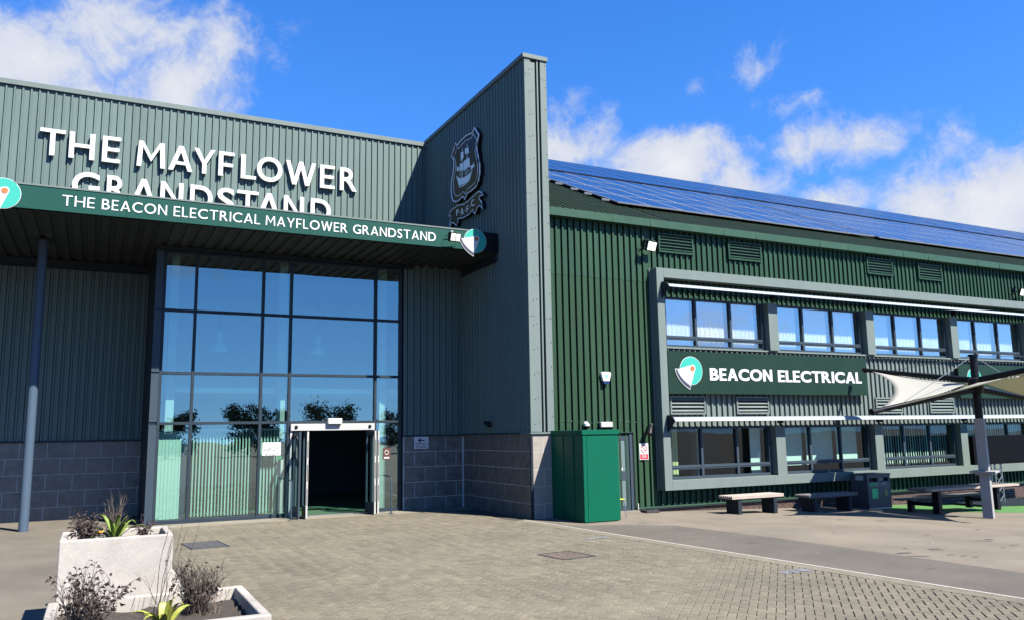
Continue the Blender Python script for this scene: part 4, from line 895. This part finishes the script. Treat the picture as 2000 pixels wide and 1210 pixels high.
# grey side door
sd_ = thing('side_door', 'grey glazed side door half hidden by the green cabinet', 'door', (12.35, YW, 0))
q = MB(); q.box(11.55, 12.30, YW - .05, YW + .02, 1.97, 2.05); q.box(12.72, 12.80, YW - .05, YW + .06, .0, 2.04); wpart(q, 'frame', BLUEG, sd_)
q = MB(); q.box(11.75, 12.70, YW - .035, YW + .01, .02, .16); q.box(11.75, 12.70, YW - .035, YW + .01, .82, 1.05); q.box(11.75, 12.70, YW - .035, YW + .01, 1.86, 1.965); q.box(12.58, 12.70, YW - .034, YW + .009, .16, 1.86); q.box(11.75, 11.87, YW - .034, YW + .009, .16, 1.86); lf = wpart(q, 'leaf', BLUEG, sd_, bevel=.003); bpy.context.view_layer.update()
DG_ = mat('obscured_glass', (.14, .19, .18), .25, spec=.7)
for z0_, z1_ in ((.16, .82), (1.05, 1.86)): under(MB().box(11.87, 12.58, YW - .02, YW - .01, z0_, z1_).build('panel', DG_, None), lf)
under(MB().box(12.42, 12.49, YW - .024, YW - .0205, 1.07, 1.14).build('notice', WHITE, None), lf)
box('drip_hood', GREEN, sd_, 11.5, 12.86, YW - .09, YW - .02, 2.055, 2.075); box('reveal', BLACK, sd_, 12.80, 12.86, YW - .04, YW + .005, .0, 2.05); box('step', CONC, sd_, 11.6, 12.84, YW - .25, YW - .052, -.02, .03)
box('door_stop', OFFW, sd_, 12.885, 12.91, YW - .10, YW - .05, .02, .20)
# green cabinet
cb = thing('utility_cabinet', 'tall bright green metal cabinet beside the wing wall', 'cabinet', (10.68, 17, 0))
cx0, cx1, cy0, cy1 = 10.18, 11.20, 16.52, 18.05
q = MB(); q.box(cx0 + .015, cx1 - .015, cy0 + .03, cy1, .02, 2.02); wpart(q, 'body', CABG, cb, bevel=.004)
box('lid', CABG, cb, cx0 - .01, cx1 + .02, cy0 - .015, cy1 + .01, 2.022, 2.135, bevel=.008)
box('door_panel', CABG, cb, cx0 + .12, cx1 - .01, cy0, cy0 + .028, .02, 1.995, bevel=.005); box('hinge_strip', CABG, cb, cx0 + .013, cx0 + .113, cy0 - .002, cy0 + .028, .02, 2.0, bevel=.004)
q = MB(); q.box(cx0 - .002, cx0 + .0145, cy0 + .42, cy0 + .52, .05, 2.0); q.box(cx0 - .002, cx0 + .0145, cy0 + .9, cy0 + .96, .05, 2.0); wpart(q, 'side_batten', CABG, cb)
# yellow chair peeping out behind the cabinet
ch = thing('chair', 'chair with yellow-green seat peeping out behind the cabinet', 'chair', (11.75, 17.2, 0)); YS = mat('chair_yellow', (.55, .62, .03), .5)
q = MB().box(11.28, 11.66, 17.00, 17.42, .435, .455); wpart(q, 'seat', YS, ch, bevel=.008); q = MB().box(11.28, 11.66, 17.42, 17.44, .55, .85); wpart(q, 'backrest', YS, ch, bevel=.006)
for x, y, ex, ey in ((11.63, 17.03, .05, -.03), (11.31, 17.03, -.05, -.03), (11.63, 17.4, .05, .04), (11.31, 17.4, -.05, .04)): q = MB().tube([(x, y, .436), (x + ex * .4, y + ey * .4, .3), (x + ex, y + ey, .0)], .011, 8); wpart(q, 'leg', STEEL, ch, smooth=True)
q = MB(); q.tube([(11.30, 17.41, .43), (11.30, 17.43, .85)], .011, 8); q.tube([(11.64, 17.41, .43), (11.64, 17.43, .85)], .011, 8); wpart(q, 'back_frame', STEEL, ch)
p = onZ(1271, 1000, gz(13)); bk = thing('rubber_block', 'flat black rubber block lying by the brick plinth', 'block', (p.x, p.y, gz(p.x)))
q = MB().hexa([(-.22, -.13, .001), (.22, -.11, .001), (.20, .14, .001), (-.21, .12, .001), (-.20, -.11, .075), (.20, -.09, .08), (.18, .12, .085), (-.19, .10, .07)]); q.build('base', mat('rubber', (.02, .02, .022), .9, 0, .3, 30), bk, bevel=.01); MB().box(-.12, .10, -.04, .05, .078, .095).build('handle', BLACK, bk)

# ================================================================ yard furniture
def bench(label, x0, x1, y0, y1, top, matl):
    g_ = gz((x0 + x1) / 2); t = thing('bench', label, 'bench', ((x0 + x1) / 2, (y0 + y1) / 2, g_), 'slatted benches along the plinth')
    n_ = 7; w_ = (y1 - y0) / n_
    for i in range(n_): box('slat', matl, t, x0, x1, y0 + i * w_, y0 + (i + 1) * w_ - .022, top - .085, top, bevel=.004)
    q_ = MB(); q_.box(x0 + .12, x1 - .12, y0 + .04, y1 - .04, top - .11, top - .087); wpart(q_, 'bearer', DARK, t)
    for a_ in (x0 + .22, x1 - .34): box('leg', DARK, t, a_, a_ + .12, y0 + .03, y1 - .05, g_ - .01, top - .112, bevel=.004)
def fit(pl, pr, Y): return onY(pl[0], pl[1], Y), onY(pr[0], pr[1], Y)
Yb = 16.75; a, b = fit((1430, 969), (1531, 966), Yb); bench('slatted bench with pale sunlit top by the plinth', a.x, b.x, Yb, Yb + .55, (a.z + b.z) / 2 + .03, WOOD)  # paler timber puts the sunlight into the bench colour
Yb = 16.75; a, b = fit((1580, 966), (1676, 963), Yb); bench('slatted grey bench in shade next to the recycling bin', a.x, b.x, Yb, Yb + .55, (a.z + b.z) / 2 + .02, WOODD)  # darker timber puts the shade into the bench colour
# recycling bin
Yb = 17.02; a, b = onY(1698, 988, Yb), onY(1743, 987, Yb); g_ = gz(a.x) ; zt_ = onY(1715, 925, Yb).z
bn = thing('recycling_bin', 'dark grey double litter and recycling bin against the plinth', 'bin', ((a.x + b.x) / 2, Yb + .3, g_))
BIN = mat('bin_grey', (.05, .062, .075), .45, 0, .06, 4); xm_ = (a.x + b.x) / 2
q = MB(); q.box(a.x, b.x, Yb, Yb + .62, g_ + .03, g_ + .78); q.box(a.x, a.x + .07, Yb, Yb + .62, g_ + .7801, zt_ - .03); q.box(b.x - .07, b.x, Yb, Yb + .62, g_ + .7801, zt_ - .03); q.box(xm_ - .05, xm_ + .05, Yb + .001, Yb + .62, g_ + .7801, zt_ - .03); q.box(a.x + .07, b.x - .07, Yb, Yb + .62, zt_ - .10, zt_ - .03)
wpart(q, 'body', BIN, bn, bevel=.006); box('top', BIN, bn, a.x - .02, b.x + .02, Yb - .02, Yb + .64, zt_ - .029, zt_ + .015, bevel=.01); box('base', STEEL, bn, a.x + .02, b.x - .02, Yb + .01, Yb + .6, g_ - .01, g_ + .03)
box('inner_liner', BLACK, bn, a.x + .075, xm_ - .052, Yb + .1, Yb + .6, g_ + .785, zt_ - .105); box('deflector', OFFW, bn, xm_ + .055, b.x - .12, Yb + .14, Yb + .16, g_ + .785, zt_ - .105)
box('side_notice', OFFW, bn, a.x - .004, a.x - .001, Yb + .14, Yb + .42, g_ + .82, g_ + .98)
BG = mat('bright_green', (.02, .75, .25), .4); M = planeY(Yb)
word('Recycle', (bn, BG), M, a.x + .14, xm_ - .05, g_ + .66, g_ + .74, .003, .015); word('Litter', (bn, OFFW), M, xm_ + .1, b.x - .22, g_ + .67, g_ + .75, .003, .005)
q = MB().tube([(a.x + .09 + .035 * math.cos(k * .5), Yb - .006, g_ + .70 + .04 * math.sin(k * .5)) for k in range(2, 12)], .009, 4); wpart(q, 'arrow_mark', BG, bn)
box('recycle_plate', BG, bn, a.x + .16, a.x + .40, Yb - .006, Yb - .001, g_ + .30, g_ + .58)
q = MB().extr([(b.x - .28 + u, Yb - .001, g_ + .36 + v) for u, v in ((0, 0), (.12, 0), (.12, .14), (.075, .17), (.07, .25), (.05, .25), (.045, .17), (0, .14))], (0, -.004, 0)); wpart(q, 'bottle_mark', mat('ochre', (.35, .28, .06), .5), bn)
# green turf patch
flat('green_ground_patch', [(20.3, 16.9), (21.6, 15.6), (24.2, 14.6), (40, 11.5), (40, 18.1), (21.5, 18.15)], TURF)
# shade mast
G0 = gz(20.6); MXY = onZ(1932, 1011, G0); mxx, myy = MXY.x, MXY.y
sm = thing('shade_structure', 'shade sail on a black mast above a white concrete post', 'shade sail', (mxx, myy, G0))
def z_at(py): return onY(1908, py, myy).z
q = MB(); w_ = .16; zt_ = z_at(816)
rot = Matrix.Rotation(.42, 3, 'Z')
def ring(hw, z): return [tuple(rot @ Vector((sx * hw, sy * hw, 0)) + Vector((mxx, myy, z))) for sx, sy in ((-1, -1), (1, -1), (1, 1), (-1, 1))]
q.hexa(ring(.122, G0 - .02) + ring(.115, zt_)); wpart(q, 'concrete_post', CPOST, sm, bevel=.008)
zr = z_at(921); q = MB().hexa(ring(.30, zr - .025) + ring(.30, zr + .025)); q.hexa(ring(.19, zr - .08) + ring(.19, zr - .026)); wpart(q, 'post_shelf', CPOST, sm, bevel=.006)
zm = z_at(694); zh = z_at(748)
q = MB(); q.tube([(mxx, myy, zt_ - .01), (mxx, myy, zm)], .10, 16); wpart(q, 'mast', BLACK, sm, smooth=True)
q = MB(); q.tube([(mxx, myy, zh - .26), (mxx, myy, zh - .20), (mxx, myy, zh + .12), (mxx, myy, zh + .16)], [.14, .19, .19, .14], 16); wpart(q, 'hub', BLACK, sm, smooth=True); wpart(MB().tube([(mxx, myy, zm - .02), (mxx, myy, zm + .03)], .13, 12), 'mast_cap', BLACK, sm)
def arm_end(ang, L_, z): return Vector((mxx + L_ * math.cos(math.radians(ang)), myy + L_ * math.sin(math.radians(ang)), z))
d1 = ray(1690, 722); d2 = ray(1705, 803)
def along(d_, ang):
    ux, uy = math.cos(math.radians(ang)), math.sin(math.radians(ang)); det = -d_.x * uy + d_.y * ux
    t_ = (-mxx * uy + myy * ux) / det; return EYE + d_ * t_
TB, TL = along(d1, 85), along(d2, 175)
LB = (TB - Vector((mxx, myy, TB.z))).length; LL = (TL - Vector((mxx, myy, TL.z))).length
TF, TR = arm_end(265, LB, TB.z - .12), arm_end(355, LL, TL.z + .1)
hubs = {'b': zh + .08, 'l': zh - .14, 'f': zh + .08, 'r': zh - .14}
for T_, hz in ((TB, hubs['b']), (TL, hubs['l']), (TF, hubs['f']), (TR, hubs['r'])):
    h0 = Vector((mxx, myy, hz)); dd = (T_ - h0).normalized(); q = MB().tube([h0 + dd * .12, T_], [.085, .06], 10); q.tube([T_ - dd * .02, T_ + dd * .05], .085, 10)
    wpart(q, 'arm', BLACK, sm, smooth=True)
    q = MB().tube([Vector((mxx, myy, zm)), h0 + (T_ - h0) * .72 + Vector((0, 0, .06))], .008, 5); wpart(q, 'cable', STEEL, sm)
def sail(A, B, name):
    n_ = 12; mb_ = MB(); C0 = Vector((mxx, myy, zh)); vs = []
    dirc = ((A + B) / 2 - C0); dirc.z = 0; dirc.normalize()
    C0 = C0 + dirc * .2; A = A + (C0 - A) * .05; B = B + (C0 - B) * .05
    Mi = (A + B) / 2 + (C0 - (A + B) / 2) * .45
    for i in range(n_ + 1):
        t_ = i / n_
        E_ = A * (1 - t_) ** 2 + Mi * 2 * t_ * (1 - t_) + B * t_ ** 2
        for j in range(n_ + 1):
            s_ = j / n_; vs.append(C0 + (E_ - C0) * s_ + Vector((0, 0, -.05 * math.sin(s_ * PI) )))
    mb_.add(vs, [(i * (n_ + 1) + j, (i + 1) * (n_ + 1) + j, (i + 1) * (n_ + 1) + j + 1, i * (n_ + 1) + j + 1) for i in range(n_) for j in range(n_)])
    o = wpart(mb_, 'sail', FABT, sm, smooth=True); md = o.modifiers.new('thick', 'SOLIDIFY'); md.thickness = .006
FABT = mat('sail_fabric', (.55, .54, .48), .75)
nt2 = FABT.node_tree; b_ = nt2.nodes['Principled BSDF']; tl = nt2.nodes.new('ShaderNodeBsdfTranslucent'); tl.inputs[0].default_value = (.5, .5, .36, 1); ms_ = nt2.nodes.new('ShaderNodeMixShader'); ms_.inputs[0].default_value = .35
nt2.links.new(b_.outputs[0], ms_.inputs[1]); nt2.links.new(tl.outputs[0], ms_.inputs[2]); nt2.links.new(ms_.outputs[0], nt2.nodes['Material Output'].inputs[0])
for A_, B_ in ((TB, TL), (TL, TF), (TF, TR), (TR, TB)): sail(A_, B_, 'sail')
# picnic table
pt = onZ(1838, 1004, G0); tb = thing('picnic_table', 'long timber picnic table with dark legs beside the concrete post', 'picnic table', (pt.x, pt.y, G0))
Yp = pt.y; a, b = onY(1813, 955, Yp), onY(1973, 955, Yp); zt_ = onY(1880, 950, Yp).z
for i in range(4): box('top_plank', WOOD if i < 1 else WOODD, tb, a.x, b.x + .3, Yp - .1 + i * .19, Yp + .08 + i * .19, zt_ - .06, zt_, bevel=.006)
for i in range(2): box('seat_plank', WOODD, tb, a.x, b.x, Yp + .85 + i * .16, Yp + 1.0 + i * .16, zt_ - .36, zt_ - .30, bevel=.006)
for x in (a.x + .45, b.x - .55):
    q = MB(); q.box(x, x + .14, Yp + .05, Yp + .25, G0 - .02, zt_ - .062); q.box(x, x + .14, Yp + .9, Yp + 1.05, G0 - .02, zt_ - .362); q.box(x + .03, x + .11, Yp + .25, Yp + .9, zt_ - .5, zt_ - .40); wpart(q, 'leg', BLACK, tb, bevel=.004)
# black screen on a truss stand
Ys = 16.6; a = onY(1899, 848, Ys); zt_, zb_ = onY(1950, 849, Ys).z, onY(1950, 905, Ys).z
sc = thing('outdoor_screen', 'large black outdoor screen on a truss stand at the right edge', 'screen', (a.x + 1.6, Ys, gz(a.x)))
box('panel', mat('screen_black', (.004, .004, .005), .5, spec=.05), sc, a.x, a.x + 5.2, Ys, Ys + .16, zb_, zt_, bevel=.006)
for tx in (onY(1962, 940, Ys).x, onY(1962, 940, Ys).x + 2.6):
    q = MB(); g_ = gz(tx); hw = .17
    for sx in (-hw, hw):
        for sy in (.05, .05 + 2 * hw): q.tube([(tx + sx, Ys + sy + .12, g_), (tx + sx, Ys + sy + .12, zt_ - .2)], .022, 6)
    z = g_ + .05; s_ = 1
    while z < zb_ + .3:
        q.tube([(tx - s_ * hw, Ys + .17, z), (tx + s_ * hw, Ys + .17, z + .3)], .012, 5); q.tube([(tx + s_ * hw, Ys + .17, z), (tx - s_ * hw, Ys + .17, z + .3)], .012, 5); z += .3; s_ = -s_
    wpart(q, 'truss_leg', STEEL, sc)
q = MB(); q.box(a.x + .2, a.x + 5, Ys + .05, Ys + 1.0, gz(24) - .06, gz(24) + .05); wpart(q, 'base_frame', DARK, sc)

# ================================================================ planters
PT = 1.0
def trough(name, label, x0, x1, y0, y1, h, wall, soil, cat='planter', z0=0.0):
    t = thing(name, label, cat, ((x0 + x1) / 2, (y0 + y1) / 2, z0), 'white concrete planters')
    bm = bmesh.new(); o8 = [bm.verts.new(v) for v in ((x0, y0, z0), (x1, y0, z0), (x1, y1, z0), (x0, y1, z0), (x0, y0, h), (x1, y0, h), (x1, y1, h), (x0, y1, h))]
    w = wall; i8 = [bm.verts.new(v) for v in ((x0 + w, y0 + w, h), (x1 - w, y0 + w, h), (x1 - w, y1 - w, h), (x0 + w, y1 - w, h), (x0 + w, y0 + w, soil - .1), (x1 - w, y0 + w, soil - .1), (x1 - w, y1 - w, soil - .1), (x0 + w, y1 - w, soil - .1))]
    for i in range(4):
        j = (i + 1) % 4; bm.faces.new((o8[i], o8[j], o8[j + 4], o8[i + 4])); bm.faces.new((o8[i + 4], o8[j + 4], i8[j], i8[i])); bm.faces.new((i8[i], i8[j], i8[j + 4], i8[i + 4]))
    bm.faces.new(i8[4:]); bm.faces.new(o8[:4][::-1]); bmesh.ops.recalc_face_normals(bm, faces=bm.faces)
    me = bpy.data.meshes.new('shell'); bm.to_mesh(me); bm.free(); me.materials.append(PLANT); o = put('shell', me, None, .018, None, 3); under(o, t)
    n_ = 14; q = MB(); vs = [(x0 + w * .98 + (x1 - x0 - 2 * w * .98) * i / n_, y0 + w * .98 + (y1 - y0 - 2 * w * .98) * j / n_, soil + random.uniform(-.025, .025)) for j in range(n_ + 1) for i in range(n_ + 1)]
    q.add(vs, [(j * (n_ + 1) + i, j * (n_ + 1) + i + 1, (j + 1) * (n_ + 1) + i + 1, (j + 1) * (n_ + 1) + i) for j in range(n_) for i in range(n_)]); wpart(q, 'soil', SOIL, t)
    return t
tall = trough('tall_planter', 'tall square white concrete planter standing behind the low one', -.29, .88, 10.50, 11.50, PT, .075, PT - .10)
low = trough('low_planter', 'low wide white concrete planter in the bottom left corner', -.36, 1.66, 8.62, 10.47, .36, .10, .22)
ped = thing('planter_plinth', 'low white concrete ledge behind the tall planter', 'plinth', (.4, 12, 0)); box('ledge', PLANT, ped, .905, 1.05, 10.49, 12.35, 0, .345, bevel=.015); box('rear_ledge', PLANT, ped, -.33, .903, 12.2, 12.35, 0, .343, bevel=.015)
DEADM = mat('dead_stem', (.042, .030, .024), .85, 0, .3, 40); DLF = mat('dead_leaf', (.034, .020, .018), .8, 0, .5, 25, col2=(.080, .048, .036)); STRAW = mat('straw_stem', (.16, .12, .08), .85, 0, .2, 30)
LIMEM = mat('lime_leaf', (.22, .28, .03), .5, 0, .3, 14, col2=(.38, .38, .06)); GRNL = mat('green_leaf', (.10, .20, .03), .5, 0, .3, 14, col2=(.28, .36, .05)); YFL = mat('orange_flower', (.75, .35, .02), .6)
def leafq(mb_, p, dr_, ln, wd, curl=.3):
    dr_ = dr_.normalized(); sd__ = dr_.cross(Vector((random.uniform(-1, 1), random.uniform(-1, 1), random.uniform(-.3, 1)))).normalized(); nn = sd__.cross(dr_)
    a_ = p; b_ = p + dr_ * ln * .45 + nn * ln * curl * .3; c_ = p + dr_ * ln + nn * ln * curl * -.2
    mb_.add([a_, b_ + sd__ * wd + nn * wd * .5, c_, b_ - sd__ * wd + nn * wd * .5, b_], [(0, 1, 4), (1, 2, 4), (2, 3, 4), (3, 0, 4)])
def shrub(label, c, h, sp, nst, leaves, name='dead_shrub', stem=DEADM, r0=.006, lw=.022, fine=2):
    t = thing(name, label, 'shrub', c, 'withered shrubs in the planters'); ms = MB(); ml = MB(); c = Vector((0, 0, -.03))
    for _ in range(nst):
        a_ = random.uniform(0, 2 * PI); ln = h * random.uniform(.55, 1.1); out_ = random.uniform(.1, 1) * sp
        p0 = c + Vector((random.uniform(-.3, .3) * sp, random.uniform(-.3, .3) * sp, 0)); pts = [p0]; dirv = Vector((math.cos(a_) * out_ / h, math.sin(a_) * out_ / h, 1)).normalized()
        for k in range(6):
            dirv = (dirv + Vector((random.uniform(-.25, .25), random.uniform(-.25, .25), random.uniform(-.05, .12)))).normalized(); pts.append(pts[-1] + dirv * ln / 6)
        rr = r0 * random.uniform(.6, 1.2); ms.tube(pts, [rr * (1 - k / 8) for k in range(7)], 4, cap=False)
        for k in range(2, 7):
            for _b in range(fine):
                if random.random() < .75:
                    bd_ = (dirv + Vector((random.uniform(-1, 1), random.uniform(-1, 1), random.uniform(-.1, .8)))).normalized(); l2 = random.uniform(.04, .14) * h / .5
                    e_ = pts[k] + bd_ * l2 + Vector((0, 0, random.uniform(-.01, .02))); ms.tube([pts[k], pts[k] + bd_ * l2 * .5 + Vector((0, 0, .008)), e_], [rr * .5, rr * .4, rr * .25], 3, cap=False)
                    if random.random() < leaves: leafq(ml, e_, bd_ + Vector((0, 0, -.9)), random.uniform(.03, .075), random.uniform(.4, .8) * lw, random.uniform(.2, .9))
            if random.random() < leaves * .6: leafq(ml, pts[k], Vector((random.uniform(-1, 1), random.uniform(-1, 1), -.6)), random.uniform(.04, .08), lw * random.uniform(.4, .8), .8)
    ms.build('stems', stem, t)
    if ml.v: ml.build('leaves', DLF, t)
def spray(label, c, nl, ln, wd, matl, name='strap_leaf_plant', upr=.6):
    t = thing(name, label, 'plant', c, 'strap-leaved plants')
    for _ in range(nl):
        a_ = 2 * PI * _ / nl + random.uniform(-.3, .3); l_ = ln * random.uniform(.7, 1.1); el = upr + random.uniform(-.25, .35); o_ = Vector((math.cos(a_), math.sin(a_), 0)); sdv = Vector((-o_.y, o_.x, 0)); vs = []; n_ = 8
        for k in range(n_ + 1):
            s_ = k / n_; r_ = l_ * s_ * math.cos(el) ; z = l_ * (s_ * math.sin(el) * 1.15 - .55 * s_ ** 2.4); p_ = o_ * r_ + Vector((0, 0, z - .02)); ww = wd * (math.sin(PI * min(1, s_ * .85 + .12)) ** .7) * (1 - s_ ** 5) + .001
            vs += [p_ + sdv * ww + Vector((0, 0, ww * .5)), p_, p_ - sdv * ww + Vector((0, 0, ww * .5))]
        q_ = MB().add(vs, [(3 * k + e, 3 * k + 1 + e, 3 * k + 4 + e, 3 * k + 3 + e) for k in range(n_) for e in (0, 1)]); q_.build('leaf', matl, t, smooth=True)
sz = PT - .10
shrub('withered brown shrub at the left of the tall planter', (-.02, 10.85, sz), .34, .20, 34, .6, fine=3)
shrub('small withered shrub at the right of the tall planter', (.60, 11.05, sz), .24, .13, 14, .6)
shrub('tall pair of dry upright stalks behind the tall planter leaves', (.30, 11.32, sz), .50, .13, 18, 0, 'dry_stalks', STRAW, .004)
spray('strap-leaved plant with yellow-green leaves in the tall planter', (.27, 10.95, sz), 17, .62, .022, GRNL, upr=.95)
fl = thing('flower', 'small orange flower at the front of the tall planter', 'flower', (.11, 10.68, sz)); q = MB().tube([(0, 0, -.02), (0, 0, .13)], .004, 5); q.build('stalk', GRNL, fl); q = MB()
for k in range(7): leafq(q, Vector((0, 0, .13)), Vector((math.cos(k * .9), math.sin(k * .9), .7)), .06, .017, .3)
q.build('petals', YFL, fl)
sl = .22
shrub('large withered shrub with curled leaves in the low planter left', (.02, 9.25, sl), .55, .38, 44, .55, lw=.032, fine=3)
shrub('bushy withered shrub at the right of the low planter', (1.05, 9.75, sl), .50, .27, 62, .16, lw=.026, fine=3)
shrub('clump of straw coloured twigs in the low planter right', (1.18, 9.70, sl), .40, .34, 30, .05, 'dry_twigs', STRAW, .004)
spray('lime strap-leaved plant at the front of the low planter', (.70, 9.0, sl), 11, .60, .042, LIMEM, upr=1.1)
t = thing('dry_whips', 'long thin bare whips arching out of the low planter', 'shrub', (.72, 9.75, sl)); q = MB()
for k in range(11):
    b0 = Vector((random.uniform(-.10, .10), random.uniform(-.12, .12), -.03)); tx = random.uniform(.05, .42); hh = random.uniform(.75, 1.15) if k > 3 else random.uniform(.4, .7)
    if k < 3: tx = random.uniform(-.35, .3)
    pts = [b0 + Vector((tx * s_ ** 1.1 + .012 * math.sin(s_ * 9 + k), .1 * s_ * math.sin(k), hh * s_ - (.04 * s_ ** 3))) for s_ in [i / 9 for i in range(10)]]
    q.tube(pts, [.0042 * (1 - i / 13) for i in range(10)], 4, cap=False)
    if k % 2 == 0: m_ = pts[6]; q.tube([m_, m_ + Vector((.03, 0, .10)), m_ + Vector((.045, .01, .19))], .0018, 3, cap=False)
q.build('stems', DEADM, t)

# ================================================================ trees across the car park (seen mirrored in the glazing)
TRK = mat('bark', (.06, .045, .035), .9); LEAF = mat('tree_leaf', (.085, .12, .06), .7, 0, .35, 1.5)
def tree(label, x, y, h, rad):
    t = thing('tree', label, 'tree', (x, y, 0), 'trees across the car park'); q_ = MB(); q_.tube([(0, 0, 0), (.1, 0, h * .3), (0, .1, h * .55)], [.22, .16, .1], 8); tips = []
    for k in range(24):
        a_ = k * 2.4; e_ = Vector((math.cos(a_) * rad * .7, math.sin(a_) * rad * .7, h * random.uniform(.14, .92))); q_.tube([(0, 0, h * .35), e_ * .5 + Vector((0, 0, h * .2)), e_], [.09, .05, .02], 5); tips.append(e_)
    q_.build('trunk', TRK, t, smooth=True); ml = MB()
    for e_ in tips:
        for _ in range(170):
            v = Vector((random.gauss(0, 1), random.gauss(0, 1), random.gauss(0, .75))) * rad * .19; p_ = e_ + v; s_ = random.uniform(.09, .2); u = Vector((random.uniform(-1, 1), random.uniform(-1, 1), random.uniform(-1, 1))).normalized(); w2 = u.orthogonal().normalized()
            ml.add([p_ - u * s_, p_ + w2 * s_ * .6, p_ + u * s_, p_ - w2 * s_ * .6], [(0, 1, 2, 3)])
    ml.build('crown', LEAF, t)
for i, (px, tp, dist, rad) in enumerate(((340, 800, 75, 1.9), (472, 791, 85, 2.5), (530, 798, 80, 1.9), (640, 795, 82, 3.2), (770, 806, 95, 2.6))):
    g0 = onY(px, tp, YG); k = (YG + dist) / YG; xx = g0.x * k; yy = YG - dist; hh = 2.1 + (g0.z - 2.1) * k
    tree('round leafy tree beyond the car park, mirrored %s' % ('at the far left of the glazing', 'in the wide left pane', 'in the narrow middle pane', 'over the door', 'at the right of the glazing')[i], xx, yy, hh, rad)
